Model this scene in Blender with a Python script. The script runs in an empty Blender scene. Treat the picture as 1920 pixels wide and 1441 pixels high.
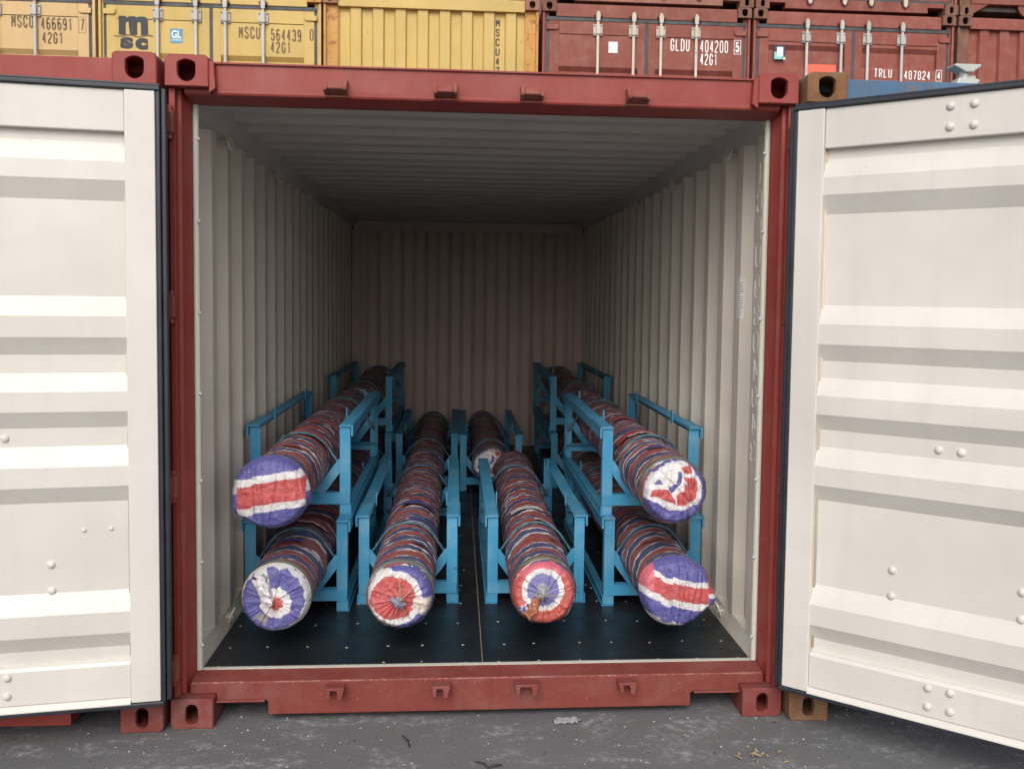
import bpy, bmesh, math, random
from mathutils import Vector, Matrix, noise as mn
R = math.radians
random.seed(7)
scene = bpy.context.scene
COL = scene.collection

# ------------------------------------------------------------------ camera
def look_matrix(yaw, pit, rol, loc):
    f = Vector((math.sin(yaw)*math.cos(pit), math.cos(yaw)*math.cos(pit), math.sin(pit)))
    r = Vector((math.cos(yaw), -math.sin(yaw), 0)); u = r.cross(f)
    c, s = math.cos(rol), math.sin(rol)
    r2 = c*r + s*u; u2 = -s*r + c*u
    m = Matrix((r2, u2, -f)).transposed().to_4x4(); m.translation = loc
    return m
camd = bpy.data.cameras.new('camera'); cam = bpy.data.objects.new('camera', camd); COL.objects.link(cam)
cam.matrix_world = look_matrix(.0775, -.0589, .0128, Vector((-.1209, -3.6578, 1.7001)))
camd.sensor_width = 36; camd.sensor_fit = 'HORIZONTAL'; camd.lens = 1757.9/1920*36
camd.shift_x = -.0165; camd.shift_y = -.0312
camd.clip_start = .05; camd.clip_end = 2000
scene.camera = cam

# ------------------------------------------------------------------ sky, sun, exposure
SUN_EL, SUN_AZ = R(38), R(190)          # azimuth measured clockwise from +Y: behind the camera, a little to the left
world = bpy.data.worlds.new('World'); scene.world = world; world.use_nodes = True
wn = world.node_tree.nodes; wl = world.node_tree.links
bg = wn['Background']
sky = wn.new('ShaderNodeTexSky'); sky.sky_type = 'NISHITA'; sky.sun_disc = False
sky.sun_elevation = SUN_EL; sky.sun_rotation = SUN_AZ; sky.dust_density = 4; sky.air_density = 1.0
hs = wn.new('ShaderNodeHueSaturation'); hs.inputs['Saturation'].default_value = .42
wl.new(sky.outputs[0], hs.inputs['Color']); wl.new(hs.outputs[0], bg.inputs['Color'])
bg.inputs['Strength'].default_value = .15
sl = bpy.data.lights.new('sun', 'SUN'); sl.energy = .9; sl.angle = R(36); sl.color = (1, .98, .955)
sun = bpy.data.objects.new('sun', sl); COL.objects.link(sun)
sd = Vector((math.sin(SUN_AZ)*math.cos(SUN_EL), math.cos(SUN_AZ)*math.cos(SUN_EL), math.sin(SUN_EL)))
sun.rotation_euler = sd.to_track_quat('Z', 'Y').to_euler()
vs = scene.view_settings
vs.view_transform = 'Standard'; vs.look = 'None'; vs.gamma = 1; vs.use_curve_mapping = False
vs.exposure = 0.22
scene.render.engine = 'CYCLES'
scene.cycles.max_bounces = 14; scene.cycles.diffuse_bounces = 8

# ------------------------------------------------------------------ materials
MATS = {}
def nodes_of(name):
    m = bpy.data.materials.new(name); m.use_nodes = True; MATS[name] = m
    nt = m.node_tree
    return m, nt.nodes, nt.links, nt.nodes['Principled BSDF']
def coords(N, L, scale=(1, 1, 1), rnd=True, src='Object'):
    tc = N.new('ShaderNodeTexCoord'); mp = N.new('ShaderNodeMapping'); mp.inputs['Scale'].default_value = scale
    if rnd:
        oi = N.new('ShaderNodeObjectInfo'); mul = N.new('ShaderNodeMath'); mul.operation = 'MULTIPLY'; mul.inputs[1].default_value = 37
        L.new(oi.outputs['Random'], mul.inputs[0])
        ad = N.new('ShaderNodeVectorMath'); ad.operation = 'ADD'
        L.new(tc.outputs[src], ad.inputs[0]); L.new(mul.outputs[0], ad.inputs[1]); L.new(ad.outputs[0], mp.inputs['Vector'])
    else: L.new(tc.outputs[src], mp.inputs['Vector'])
    return mp.outputs[0]
def noise(N, L, vec, scale, detail=4, rough=.55, dist=0):
    n = N.new('ShaderNodeTexNoise'); n.inputs['Scale'].default_value = scale; n.inputs['Detail'].default_value = detail
    n.inputs['Roughness'].default_value = rough; n.inputs['Distortion'].default_value = dist
    L.new(vec, n.inputs['Vector']); return n.outputs['Fac']
def ramp(N, L, fac, stops, interp='LINEAR'):
    r = N.new('ShaderNodeValToRGB'); r.color_ramp.interpolation = interp
    e = r.color_ramp.elements
    while len(e) > 1: e.remove(e[-1])
    for i, (p, c) in enumerate(stops):
        el = e[0] if i == 0 else e.new(p)
        el.position = p; c = (c, c, c) if not hasattr(c, '__len__') else c; el.color = (*c[:3], 1)
    L.new(fac, r.inputs[0]); return r.outputs[0]
def mixc(N, L, fac, a, b, mode='MIX'):
    m = N.new('ShaderNodeMix'); m.data_type = 'RGBA'; m.blend_type = mode
    for sock, v in ((m.inputs[0], fac), (m.inputs[6], a), (m.inputs[7], b)):
        if hasattr(v, 'is_output') or isinstance(v, bpy.types.NodeSocket): L.new(v, sock)
        elif hasattr(v, '__len__'): sock.default_value = (*v[:3], 1)
        else: sock.default_value = v
    return m.outputs[2]
def bump(N, L, b, height, strength=.2, dist=.01):
    bp = N.new('ShaderNodeBump'); bp.inputs['Strength'].default_value = strength; bp.inputs['Distance'].default_value = dist
    L.new(height, bp.inputs['Height']); L.new(bp.outputs[0], b.inputs['Normal'])
def paint(name, col, dust=(.3, .28, .26), dusty=.25, rust=0.0, rough=.5, streak=.15, wave=.15, rustcol=(.13, .055, .025), chips=.73, scuff=0.0, scuffcol=(.12, .10, .09), spec=.35):
    m, N, L, b = nodes_of(name)
    v = coords(N, L)
    big = ramp(N, L, noise(N, L, v, 1.3, 5), [(.3, 0), (.75, 1)])
    c = mixc(N, L, big, col, tuple(x*.80 for x in col))
    mid = ramp(N, L, noise(N, L, v, 7, 6, .65), [(.45, 0), (.8, dusty)])
    c = mixc(N, L, mid, c, dust)
    vst = coords(N, L, (14, 14, .7))
    st = ramp(N, L, noise(N, L, vst, 1.2, 4), [(.5, 0), (.8, streak)])
    c = mixc(N, L, st, c, tuple(x*.45 for x in col))
    if rust > 0:
        rn = noise(N, L, v, 9, 9, .68)
        rf = ramp(N, L, rn, [(.66-rust*.3, 0), (.72-rust*.3, .92)])
        rc = mixc(N, L, noise(N, L, v, 40, 4), rustcol, (.30, .15, .06))
        c = mixc(N, L, rf, c, rc)
        vs2 = coords(N, L, (22, 22, .5))
        rs = ramp(N, L, noise(N, L, vs2, 1.0, 5), [(.60-rust*.15, 0), (.8, min(.8, rust))])
        c = mixc(N, L, rs, c, rustcol)
    # small chips and scuffs
    ch = ramp(N, L, noise(N, L, v, 55, 3, .7), [(chips, 0), (chips+.03, .45)])
    c = mixc(N, L, ch, c, dust)
    b.inputs['Specular IOR Level'].default_value = spec
    if scuff > 0:
        for sc_, sd_ in (((3, 3, 26), .0), ((30, 30, 2.5), 3.3)):
            vv = coords(N, L, sc_); sf = ramp(N, L, noise(N, L, vv, 2.2+sd_*.2, 6, .75, .4), [(.70, 0), (.76, scuff)])
            c = mixc(N, L, sf, c, scuffcol)
        dots = ramp(N, L, noise(N, L, v, 28, 2, .5), [(.775, 0), (.79, scuff*1.5)])
        c = mixc(N, L, dots, c, scuffcol)
    L.new(c, b.inputs['Base Color'])
    rr = ramp(N, L, noise(N, L, v, 5, 5), [(.3, rough-.08), (.7, rough+.14)])
    L.new(rr, b.inputs['Roughness'])
    bump(N, L, b, noise(N, L, v, 4.5, 3), wave, .012)
    return m
paint('maroon_low', (.205, .045, .038), rough=.6, dust=(.27, .20, .18), dusty=.45, streak=.2)
paint('maroon_worn', (.26, .06, .05), chips=.54, dust=(.42, .26, .23), dusty=.8, rough=.6)
paint('maroon_dirty', (.20, .042, .033), chips=.665, rough=.6, dust=(.27, .17, .15), dusty=.35, streak=.3)
paint('maroon', (.30, .048, .038), rough=.45, dust=(.36, .17, .15), scuff=.25, scuffcol=(.42, .22, .20))
paint('maroon_old', (.25, .067, .046), dust=(.36, .2, .16), dusty=.45, rust=.12, rough=.55, streak=.3)
paint('maroon_pale', (.275, .074, .052), dust=(.38, .22, .18), dusty=.4, rust=.05, rough=.55, streak=.25)
paint('yellow', (.585, .42, .13), dust=(.62, .46, .2), dusty=.35, rust=.02, rough=.5, streak=.12, rustcol=(.30, .12, .03))
paint('yellow_pale', (.62, .43, .20), dust=(.6, .42, .22), dusty=.4, rust=.03, rough=.5, streak=.12, rustcol=(.30, .12, .03))
paint('yellow_rusty', (.58, .30, .075), dust=(.5, .34, .15), dusty=.45, rust=.38, rough=.6, streak=.4, rustcol=(.27, .09, .03))
paint('blue_container', (.085, .175, .30), dust=(.12, .115, .11), dusty=1.0, rust=.22, chips=.60, rough=.6, streak=.75)
paint('rust_casting', (.17, .09, .045), dust=(.30, .22, .16), dusty=.9, rust=.65, rough=.8, streak=.3)
paint('rust_maroon', (.20, .09, .062), dust=(.27, .18, .14), dusty=.6, rust=.35, rough=.75, streak=.3)
paint('rust_pink', (.33, .15, .11), dust=(.35, .22, .16), dusty=.6, rust=.3, rough=.75, streak=.3)
paint('cream', (.665, .634, .588), dust=(.55, .48, .42), dusty=.20, rust=0, rough=.36, streak=.10, wave=.16, chips=.78, scuff=.22, scuffcol=(.34, .28, .24), spec=.5)
paint('seal_bead', (.60, .53, .43), dust=(.45, .38, .3), dusty=.3, rough=.55)
paint('cream_inside', (.79, .725, .63), dust=(.50, .43, .36), dusty=.22, rust=0, rough=.42, streak=.14, wave=.20, scuff=.35, scuffcol=(.25, .21, .18), spec=.5)
paint('cream_end_shaded', (.66, .53, .475), dust=(.45, .36, .32), dusty=.25, rust=0, rough=.45, streak=.16, wave=.2)  # cream paint again, with the far end's shade and pink cast in its colour
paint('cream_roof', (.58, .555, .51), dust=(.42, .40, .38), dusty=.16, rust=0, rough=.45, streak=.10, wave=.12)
paint('white_trim', (.62, .61, .53), dust=(.5, .48, .42), dusty=.2, rust=0, rough=.45, streak=.1, wave=.05)
paint('cradle_blue', (.050, .295, .50), dust=(.26, .40, .47), dusty=.55, rust=.06, rough=.5, streak=.2, chips=.69, scuff=.5, scuffcol=(.10, .09, .08), wave=.1, rustcol=(.16, .10, .06))
paint('rod_grey', (.50, .49, .46), dust=(.38, .33, .27), dusty=.5, rust=.04, rough=.5, streak=.2)
paint('rod_cream', (.60, .54, .45), dust=(.42, .33, .25), dusty=.5, rust=.10, rough=.5, streak=.25)
paint('galvanised', (.50, .53, .50), dust=(.6, .6, .58), dusty=.5, rust=0, rough=.4)
MATS['galvanised'].node_tree.nodes['Principled BSDF'].inputs['Metallic'].default_value = .15
paint('bolt_dark', (.10, .085, .075), dust=(.2, .17, .14), dusty=.5, rough=.6)

def simple(name, col, rough=.5, var=.2, scale=8, bmp=.1, spec=.5, src='Object'):
    m, N, L, b = nodes_of(name); v = coords(N, L, src=src)
    f = noise(N, L, v, scale, 6, .6)
    c = mixc(N, L, ramp(N, L, f, [(.3, 0), (.7, 1)]), tuple(x*(1-var) for x in col), tuple(min(1, x*(1+var)) for x in col))
    L.new(c, b.inputs['Base Color']); b.inputs['Roughness'].default_value = rough
    b.inputs['Specular IOR Level'].default_value = spec
    bump(N, L, b, f, bmp, .01); return m
simple('gasket', (.020, .024, .032), .42, .3, 10)
simple('gasket_old', (.055, .058, .064), .6, .5, 6)
simple('decal_white', (.80, .78, .75), .5, .04)
simple('decal_dark', (.045, .045, .05), .7, .25)
simple('decal_brown', (.14, .085, .04), .6, .3)
simple('decal_ivory', (.66, .56, .47), .6, .12, 30)
simple('decal_blue', (.06, .27, .42), .45, .15)
simple('decal_teal', (.18, .62, .52), .5, .1)
simple('decal_navy', (.03, .035, .09), .5, .1)
simple('decal_red', (.85, .13, .075), .5, .06)
simple('decal_ghost', (.82, .79, .74), .4, .06, 40)
simple('decal_label', (.80, .79, .76), .5, .15, 120)
simple('print_grey', (.30, .30, .30), .6, .1)
simple('brass_strip', (.25, .20, .12), .45, .3)
simple('screw_head', (.42, .38, .28), .4, .3, 30)
simple('wood_chip', (.27, .20, .12), .8, .3, 30)
simple('scrap_film', (.34, .35, .36), .35, .2, 40)
simple('pebble_pale', (.40, .39, .38), .8, .4, 20)
simple('pebble_dark', (.03, .03, .032), .8, .4, 20)
simple('twine', (.34, .28, .17), .8, .2, 60)
simple('strap_steel', (.05, .13, .17), .5, .5, 20)
simple('film_olive', (.16, .16, .12), .28, .35, 9)
simple('film_grey', (.19, .20, .19), .28, .35, 9)

# black film-faced plywood floor
def mk_floor():
    m, N, L, b = nodes_of('floor_ply'); v = coords(N, L)
    c = mixc(N, L, ramp(N, L, noise(N, L, v, 2.2, 6, .6), [(.4, 0), (.75, .8)]), (.008, .009, .011), (.021, .023, .028))
    sc = ramp(N, L, noise(N, L, coords(N, L, (9, 2, 2)), 6, 8, .75), [(.62, 0), (.74, .22)])
    c = mixc(N, L, sc, c, (.12, .13, .14)); L.new(c, b.inputs['Base Color'])
    L.new(ramp(N, L, noise(N, L, v, 6, 6), [(.3, .30), (.7, .52)]), b.inputs['Roughness'])
    bump(N, L, b, noise(N, L, v, 60, 3), .06, .004)
mk_floor()
# asphalt yard
def mk_ground():
    m, N, L, b = nodes_of('asphalt'); v = coords(N, L, rnd=False)
    c = mixc(N, L, ramp(N, L, noise(N, L, v, .9, 6, .6), [(.3, 0), (.7, 1)]), (.122, .122, .126), (.165, .165, .167))
    g = noise(N, L, v, 160, 3, .7)
    c = mixc(N, L, ramp(N, L, g, [(.35, 0), (.7, 1)]), mixc(N, L, .38, c, (.04, .04, .042)), mixc(N, L, .28, c, (.24, .24, .24)))
    mp = coords(N, L, (1.0, 2.3, 1), rnd=False); 
    sp = noise(N, L, mp, 3.4, 9, .72, .6)
    sp2 = noise(N, L, v, 26, 6, .75)
    mul = N.new('ShaderNodeMath'); mul.operation = 'MULTIPLY'; L.new(ramp(N, L, sp, [(.50, 0), (.62, 1)]), mul.inputs[0]); L.new(ramp(N, L, sp2, [(.45, 0), (.64, .62)]), mul.inputs[1])
    c = mixc(N, L, mul.outputs[0], c, (.46, .46, .48))
    sp3 = ramp(N, L, noise(N, L, coords(N, L, (1, 1.6, 1), rnd=False), 11, 5, .7), [(.665, 0), (.70, .8)])
    c = mixc(N, L, sp3, c, (.55, .55, .57))
    fl = ramp(N, L, noise(N, L, v, 75, 2, .5), [(.735, 0), (.75, .8)])
    c = mixc(N, L, fl, c, (.5, .5, .5))
    dk = ramp(N, L, noise(N, L, v, 45, 3, .5), [(.70, 0), (.74, .7)])
    c = mixc(N, L, dk, c, (.02, .02, .021))
    L.new(c, b.inputs['Base Color']); b.inputs['Roughness'].default_value = .88
    h = mixc(N, L, .5, g, sp2); bump(N, L, b, h, .55, .012)
mk_ground()
# striped woven sheet wound round the rolls.  UV: x = metres along the roll, y = turns round it
def mk_wrap(name, pitch, twist, seed, reds, blues):
    m, N, L, b = nodes_of(name)
    uv = N.new('ShaderNodeUVMap'); uv.uv_map = 'UVMap'
    sx = N.new('ShaderNodeSeparateXYZ'); L.new(uv.outputs[0], sx.inputs[0])
    ob = coords(N, L, rnd=True)
    def math_(op, a, bb):
        n = N.new('ShaderNodeMath'); n.operation = op
        for i, q in enumerate((a, bb)):
            if q is None: continue
            if isinstance(q, (int, float)): n.inputs[i].default_value = q
            else: L.new(q, n.inputs[i])
        return n.outputs[0]
    along = math_('DIVIDE', sx.outputs[0], pitch)
    ph = math_('ADD', along, math_('MULTIPLY', sx.outputs[1], twist))
    slow = N.new('ShaderNodeTexNoise'); slow.noise_dimensions = '1D'; slow.inputs['Scale'].default_value = 3.1; slow.inputs['Detail'].default_value = 2
    L.new(math_('ADD', sx.outputs[0], seed), slow.inputs['W'])
    ph = math_('ADD', ph, math_('MULTIPLY', slow.outputs['Fac'], 1.0))
    ph = math_('ADD', ph, math_('MULTIPLY', noise(N, L, ob, 8, 2, .5), .16))
    ph = math_('ADD', ph, math_('MULTIPLY', noise(N, L, ob, 38, 1, .5), .075))
    fr = math_('FRACT', ph, None)
    c = ramp(N, L, fr, [(0, reds), (.35, (.56, .54, .54)), (.455, blues), (.85, (.54, .52, .53)), (.93, reds)], 'CONSTANT')
    # every second winding carries less white
    fl = math_('FRACT', math_('MULTIPLY', ph, .382), None)
    c2 = ramp(N, L, fr, [(0, reds), (.39, (.48, .46, .46)), (.455, blues), (.86, (.44, .41, .40)), (.90, reds)], 'CONSTANT')
    c = mixc(N, L, ramp(N, L, fl, [(0, 0), (.5, 1)], 'CONSTANT'), c, c2)
    # dusty stretch film over it
    d = ramp(N, L, noise(N, L, ob, 9, 6, .65), [(.42, 0), (.8, .4)])
    c = mixc(N, L, d, c, (.24, .215, .20))
    ed = ramp(N, L, noise(N, L, ob, 38, 5, .7), [(.58, 0), (.78, .2)])
    c = mixc(N, L, ed, c, (.05, .045, .05))
    L.new(c, b.inputs['Base Color'])
    L.new(ramp(N, L, noise(N, L, ob, 14, 4), [(.3, .30), (.7, .6)]), b.inputs['Roughness'])
    h = noise(N, L, ob, 24, 5, .6); bump(N, L, b, h, .7, .016)
    return m
mk_wrap('wrap_a', .160, 1.0, 0.3, (.30, .078, .070), (.070, .077, .165))
mk_wrap('wrap_b', .178, 1.0, 4.1, (.285, .074, .068), (.072, .08, .175))
mk_wrap('wrap_c', .150, -1.0, 9.7, (.30, .082, .070), (.070, .076, .160))
def mk_cap():
    m, N, L, b = nodes_of('cap_sheet')
    at = N.new('ShaderNodeAttribute'); at.attribute_name = 'sheet'
    v = coords(N, L); w = ramp(N, L, noise(N, L, v, 22, 6, .65), [(.45, 0), (.85, .35)])
    c = mixc(N, L, w, at.outputs['Color'], (.25, .22, .22))
    L.new(c, b.inputs['Base Color'])
    L.new(ramp(N, L, noise(N, L, v, 25, 4), [(.3, .16), (.7, .42)]), b.inputs['Roughness'])
    bump(N, L, b, noise(N, L, v, 38, 6, .72), .75, .010)
mk_cap()

# ------------------------------------------------------------------ mesh helpers
class MB:
    def __init__(s, tf=None): s.v = []; s.f = []; s.mi = []; s.tf = tf; s.m = 0
    def add(s, vs_, fs):
        n = len(s.v)
        s.v += [s.tf(*p) if s.tf else tuple(p) for p in vs_]
        s.f += [tuple(n+i for i in f) for f in fs]; s.mi += [s.m]*len(fs); return s
    def box(s, x0, x1, y0, y1, z0, z1):
        return s.add([(x0,y0,z0),(x1,y0,z0),(x1,y1,z0),(x0,y1,z0),(x0,y0,z1),(x1,y0,z1),(x1,y1,z1),(x0,y1,z1)],
                     [(0,3,2,1),(4,5,6,7),(0,1,5,4),(1,2,6,5),(2,3,7,6),(3,0,4,7)])
    def prism(s, poly, ax, a, b):
        """poly of 2-D points in the two other axes (in x,y,z order), extruded on axis ax from a to b"""
        def P(p, h):
            q = list(p); q.insert(ax, h); return tuple(q)
        n = len(poly)
        return s.add([P(p, a) for p in poly]+[P(p, b) for p in poly],
                     [tuple(range(n))[::-1], tuple(range(n, 2*n))]+[(i, (i+1) % n, n+(i+1) % n, n+i) for i in range(n)])
    def strip(s, prof, ax, a, b, th=.002):
        """open folded sheet: prof of 2-D points, extruded on axis ax, given thickness through doubling"""
        def P(p, h):
            q = list(p); q.insert(ax, h); return tuple(q)
        n = len(prof)
        return s.add([P(p, a) for p in prof]+[P(p, b) for p in prof], [(i, i+1, n+i+1, n+i) for i in range(n-1)])
    def tube(s, path, r, n=8, closed=False):
        path = [Vector(p) for p in path]; m = len(path); vs_ = []; fs = []
        up = None
        for i, p in enumerate(path):
            t = (path[(i+1) % m if closed else min(i+1, m-1)]-path[i-1 if closed else max(i-1, 0)]).normalized()
            if up is None: up = Vector((0, 0, 1)) if abs(t.z) < .9 else Vector((1, 0, 0))
            a = t.cross(up)
            if a.length < 1e-4: a = t.cross(Vector((1, 0, 0)))
            a.normalize(); b = a.cross(t); up = b
            rr = r[i] if hasattr(r, '__len__') else r
            vs_ += [tuple(p+rr*(math.cos(2*math.pi*k/n)*a+math.sin(2*math.pi*k/n)*b)) for k in range(n)]
        for i in range(m if closed else m-1):
            j = (i+1) % m
            fs += [(i*n+k, i*n+(k+1) % n, j*n+(k+1) % n, j*n+k) for k in range(n)]
        if not closed: fs += [tuple(range(n))[::-1], tuple(range((m-1)*n, m*n))]
        return s.add(vs_, fs)
    def dome(s, c, n, r, h, k=10, rings=3):
        c = Vector(c); n = Vector(n).normalized(); a = n.orthogonal().normalized(); b = n.cross(a)
        vs_ = []; fs = []
        for i in range(rings):
            t = i/rings*math.pi/2; rr = r*math.cos(t); hh = h*math.sin(t)
            vs_ += [tuple(c+rr*(math.cos(2*math.pi*j/k)*a+math.sin(2*math.pi*j/k)*b)+hh*n) for j in range(k)]
        vs_.append(tuple(c+h*n))
        for i in range(rings-1): fs += [(i*k+j, i*k+(j+1) % k, (i+1)*k+(j+1) % k, (i+1)*k+j) for j in range(k)]
        fs += [((rings-1)*k+j, (rings-1)*k+(j+1) % k, rings*k) for j in range(k)]
        return s.add(vs_, fs)
    def mesh(s, name, mats, smooth=False):
        me = bpy.data.meshes.new(name); me.from_pydata(s.v, [], s.f)
        for q in (mats if isinstance(mats, (list, tuple)) else [mats]): me.materials.append(MATS[q])
        me.polygons.foreach_set('material_index', s.mi)
        bm = bmesh.new(); bm.from_mesh(me); bmesh.ops.recalc_face_normals(bm, faces=bm.faces); bm.to_mesh(me); bm.free()
        if smooth: me.polygons.foreach_set('use_smooth', [True]*len(me.polygons))
        me.update(); return me
    def build(s, name, mats, parent=None, smooth=False, bevel=0, label=None):
        return put(name, s.mesh(name, mats, smooth), parent, bevel=bevel, label=label)
def put(name, me, parent=None, loc=None, rot=None, bevel=0, label=None):
    o = bpy.data.objects.new(name, me); COL.objects.link(o)
    if parent: o.parent = parent
    if loc: o.location = loc
    if rot: o.rotation_euler = rot
    if bevel:
        b = o.modifiers.new('bevel', 'BEVEL'); b.width = bevel; b.segments = 2; b.limit_method = 'ANGLE'; b.angle_limit = R(40)
    if label: o['label'] = label
    return o
def tag(o, label, cat, group=None):
    o['label'] = label; o['category'] = cat
    if group: o['group'] = group
    return o
def thing(name, label, cat, loc=(0, 0, 0), group=None, rotz=0):
    o = bpy.data.objects.new(name, None); COL.objects.link(o); o.empty_display_size = .1
    o.location = loc; o.rotation_euler = (0, 0, rotz); return tag(o, label, cat, group)
def copy_tree(o, parent=None):
    c = o.copy(); COL.objects.link(c)
    if parent: c.parent = parent
    for ch in list(o.children): copy_tree(ch, c)
    return c
def text_mb(s, height, width, offset=0.0, spacing=1.0):
    """flat lettering scaled to the given cap height and total width, lower left corner at 0,0 -> list of verts, faces"""
    cu = bpy.data.curves.new('t', 'FONT'); cu.body = s; cu.size = 1; cu.offset = offset; cu.space_character = spacing; cu.resolution_u = 4
    ob = bpy.data.objects.new('t', cu); me = bpy.data.meshes.new_from_object(ob)
    vs_ = [v.co.copy() for v in me.vertices]; fs = [tuple(p.vertices) for p in me.polygons]
    x0 = min(v.x for v in vs_); x1 = max(v.x for v in vs_); y0 = min(v.y for v in vs_); y1 = max(v.y for v in vs_)
    bpy.data.objects.remove(ob); bpy.data.curves.remove(cu); bpy.data.meshes.remove(me)
    return [((v.x-x0)/(x1-x0)*width, (v.y-y0)/(y1-y0)*height) for v in vs_], fs
def lettering(s, cx, cz, y, height, width, mat, parent, offset=.015, mirror=False, spacing=1.0, name='lettering'):
    vs_, fs = text_mb(s, height, width, offset, spacing)
    mb = MB(); mb.add([((cx+(width/2-a if mirror else a-width/2)), y, cz+b-height/2) for a, b in vs_], fs)
    return mb.build(name, mat, parent)

O_ = [(0, .15), (0, .85), (.3, 1), (.7, 1), (1, .85), (1, .15), (.7, 0), (.3, 0), (0, .15)]
SIX = [(.95, .86), (.7, 1), (.3, 1), (0, .85), (0, .15), (.3, 0), (.7, 0), (1, .15), (1, .45), (.7, .58), (.3, .58), (0, .45)]
GLYPH = {'0': [O_], '1': [[(.15, .8), (.55, 1), (.55, 0)]], '2': [[(0, .78), (0, .86), (.3, 1), (.7, 1), (1, .86), (1, .65), (0, .12), (0, 0), (1, 0)]],
 '3': [[(0, .8), (0, .87), (.3, 1), (.7, 1), (1, .87), (1, .64), (.75, .53), (.4, .53)], [(.75, .53), (1, .42), (1, .13), (.7, 0), (.3, 0), (0, .13), (0, .22)]],
 '4': [[(.72, 0), (.72, 1)], [(.66, .98), (0, .28)], [(0, .28), (1, .28)]], '5': [[(.95, 1), (.08, 1), (.02, .52), (.3, .62), (.7, .62), (1, .48), (1, .14), (.7, 0), (.3, 0), (0, .14), (0, .22)]],
 '6': [SIX], '9': [[(1-x, 1-y) for x, y in SIX]], '7': [[(0, 1), (1, 1), (.35, 0)]],
 '8': [[(.3, .53), (0, .64), (0, .87), (.3, 1), (.7, 1), (1, .87), (1, .64), (.7, .53), (.3, .53), (0, .42), (0, .13), (.3, 0), (.7, 0), (1, .13), (1, .42), (.7, .53)]],
 'M': [[(0, 0), (0, 1)], [(.06, .98), (.5, .38)], [(.5, .38), (.94, .98)], [(1, 1), (1, 0)]], 'S': [[(1, .75), (1, .86), (.7, 1), (.3, 1), (0, .86), (0, .68), (.2, .56), (.8, .44), (1, .32), (1, .14), (.7, 0), (.3, 0), (0, .14), (0, .25)]],
 'C': [[(1, .70), (1, .85), (.7, 1), (.3, 1), (0, .85), (0, .15), (.3, 0), (.7, 0), (1, .15), (1, .30)]], 'U': [[(0, 1), (0, .15), (.3, 0), (.7, 0), (1, .15), (1, 1)]],
 'G': [[(1, .72), (1, .85), (.7, 1), (.3, 1), (0, .85), (0, .15), (.3, 0), (.7, 0), (1, .15), (1, .45), (.55, .45)]], 'L': [[(0, 1), (0, 0), (1, 0)]],
 'D': [[(0, 0), (0, 1), (.6, 1), (1, .82), (1, .18), (.6, 0), (0, 0)]], 'T': [[(0, 1), (1, 1)], [(.5, 1), (.5, 0)]],
 'R': [[(0, 0), (0, 1), (.65, 1), (1, .86), (1, .62), (.65, .48), (0, .48)], [(.5, .48), (1, 0)]]}
def strokes(s, cx, cz, y, height, width, th, mat, parent, name='lettering'):
    """condensed stencil lettering out of flat strokes, centred on cx, cz"""
    n = len(s); gap = .38; cw = width/(n+gap*(n-1)); mb = MB(); k = 0
    for i, ch in enumerate(s):
        x0 = cx-width/2+i*cw*(1+gap)
        for path in GLYPH[ch]:
            P = [Vector((x0+th/2+px*(cw-th), cz-height/2+th/2+pz*(height-th))) for px, pz in path]
            closed = (P[0]-P[-1]).length < 1e-6
            L_, R_ = [], []
            for j, p in enumerate(P):
                a = P[j-1] if j > 0 else (P[-2] if closed else None); b = P[j+1] if j < len(P)-1 else (P[1] if closed else None)
                d1 = (p-a).normalized() if a is not None else (b-p).normalized(); d2 = (b-p).normalized() if b is not None else d1
                m = d1+d2; m = m.normalized() if m.length > .2 else d1
                nrm = Vector((-m.y, m.x)); sc = min(1.7, 1/max(.3, nrm.dot(Vector((-d1.y, d1.x)))))
                L_.append(p+nrm*th/2*sc); R_.append(p-nrm*th/2*sc)
            yy = y-.0003*k; k += 1
            mb.add([(q.x, yy, q.y) for q in L_]+[(q.x, yy, q.y) for q in R_], [(j, j+1, len(P)+j+1, len(P)+j) for j in range(len(P)-1)])
    return mb.build(name, mat, parent)
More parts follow.
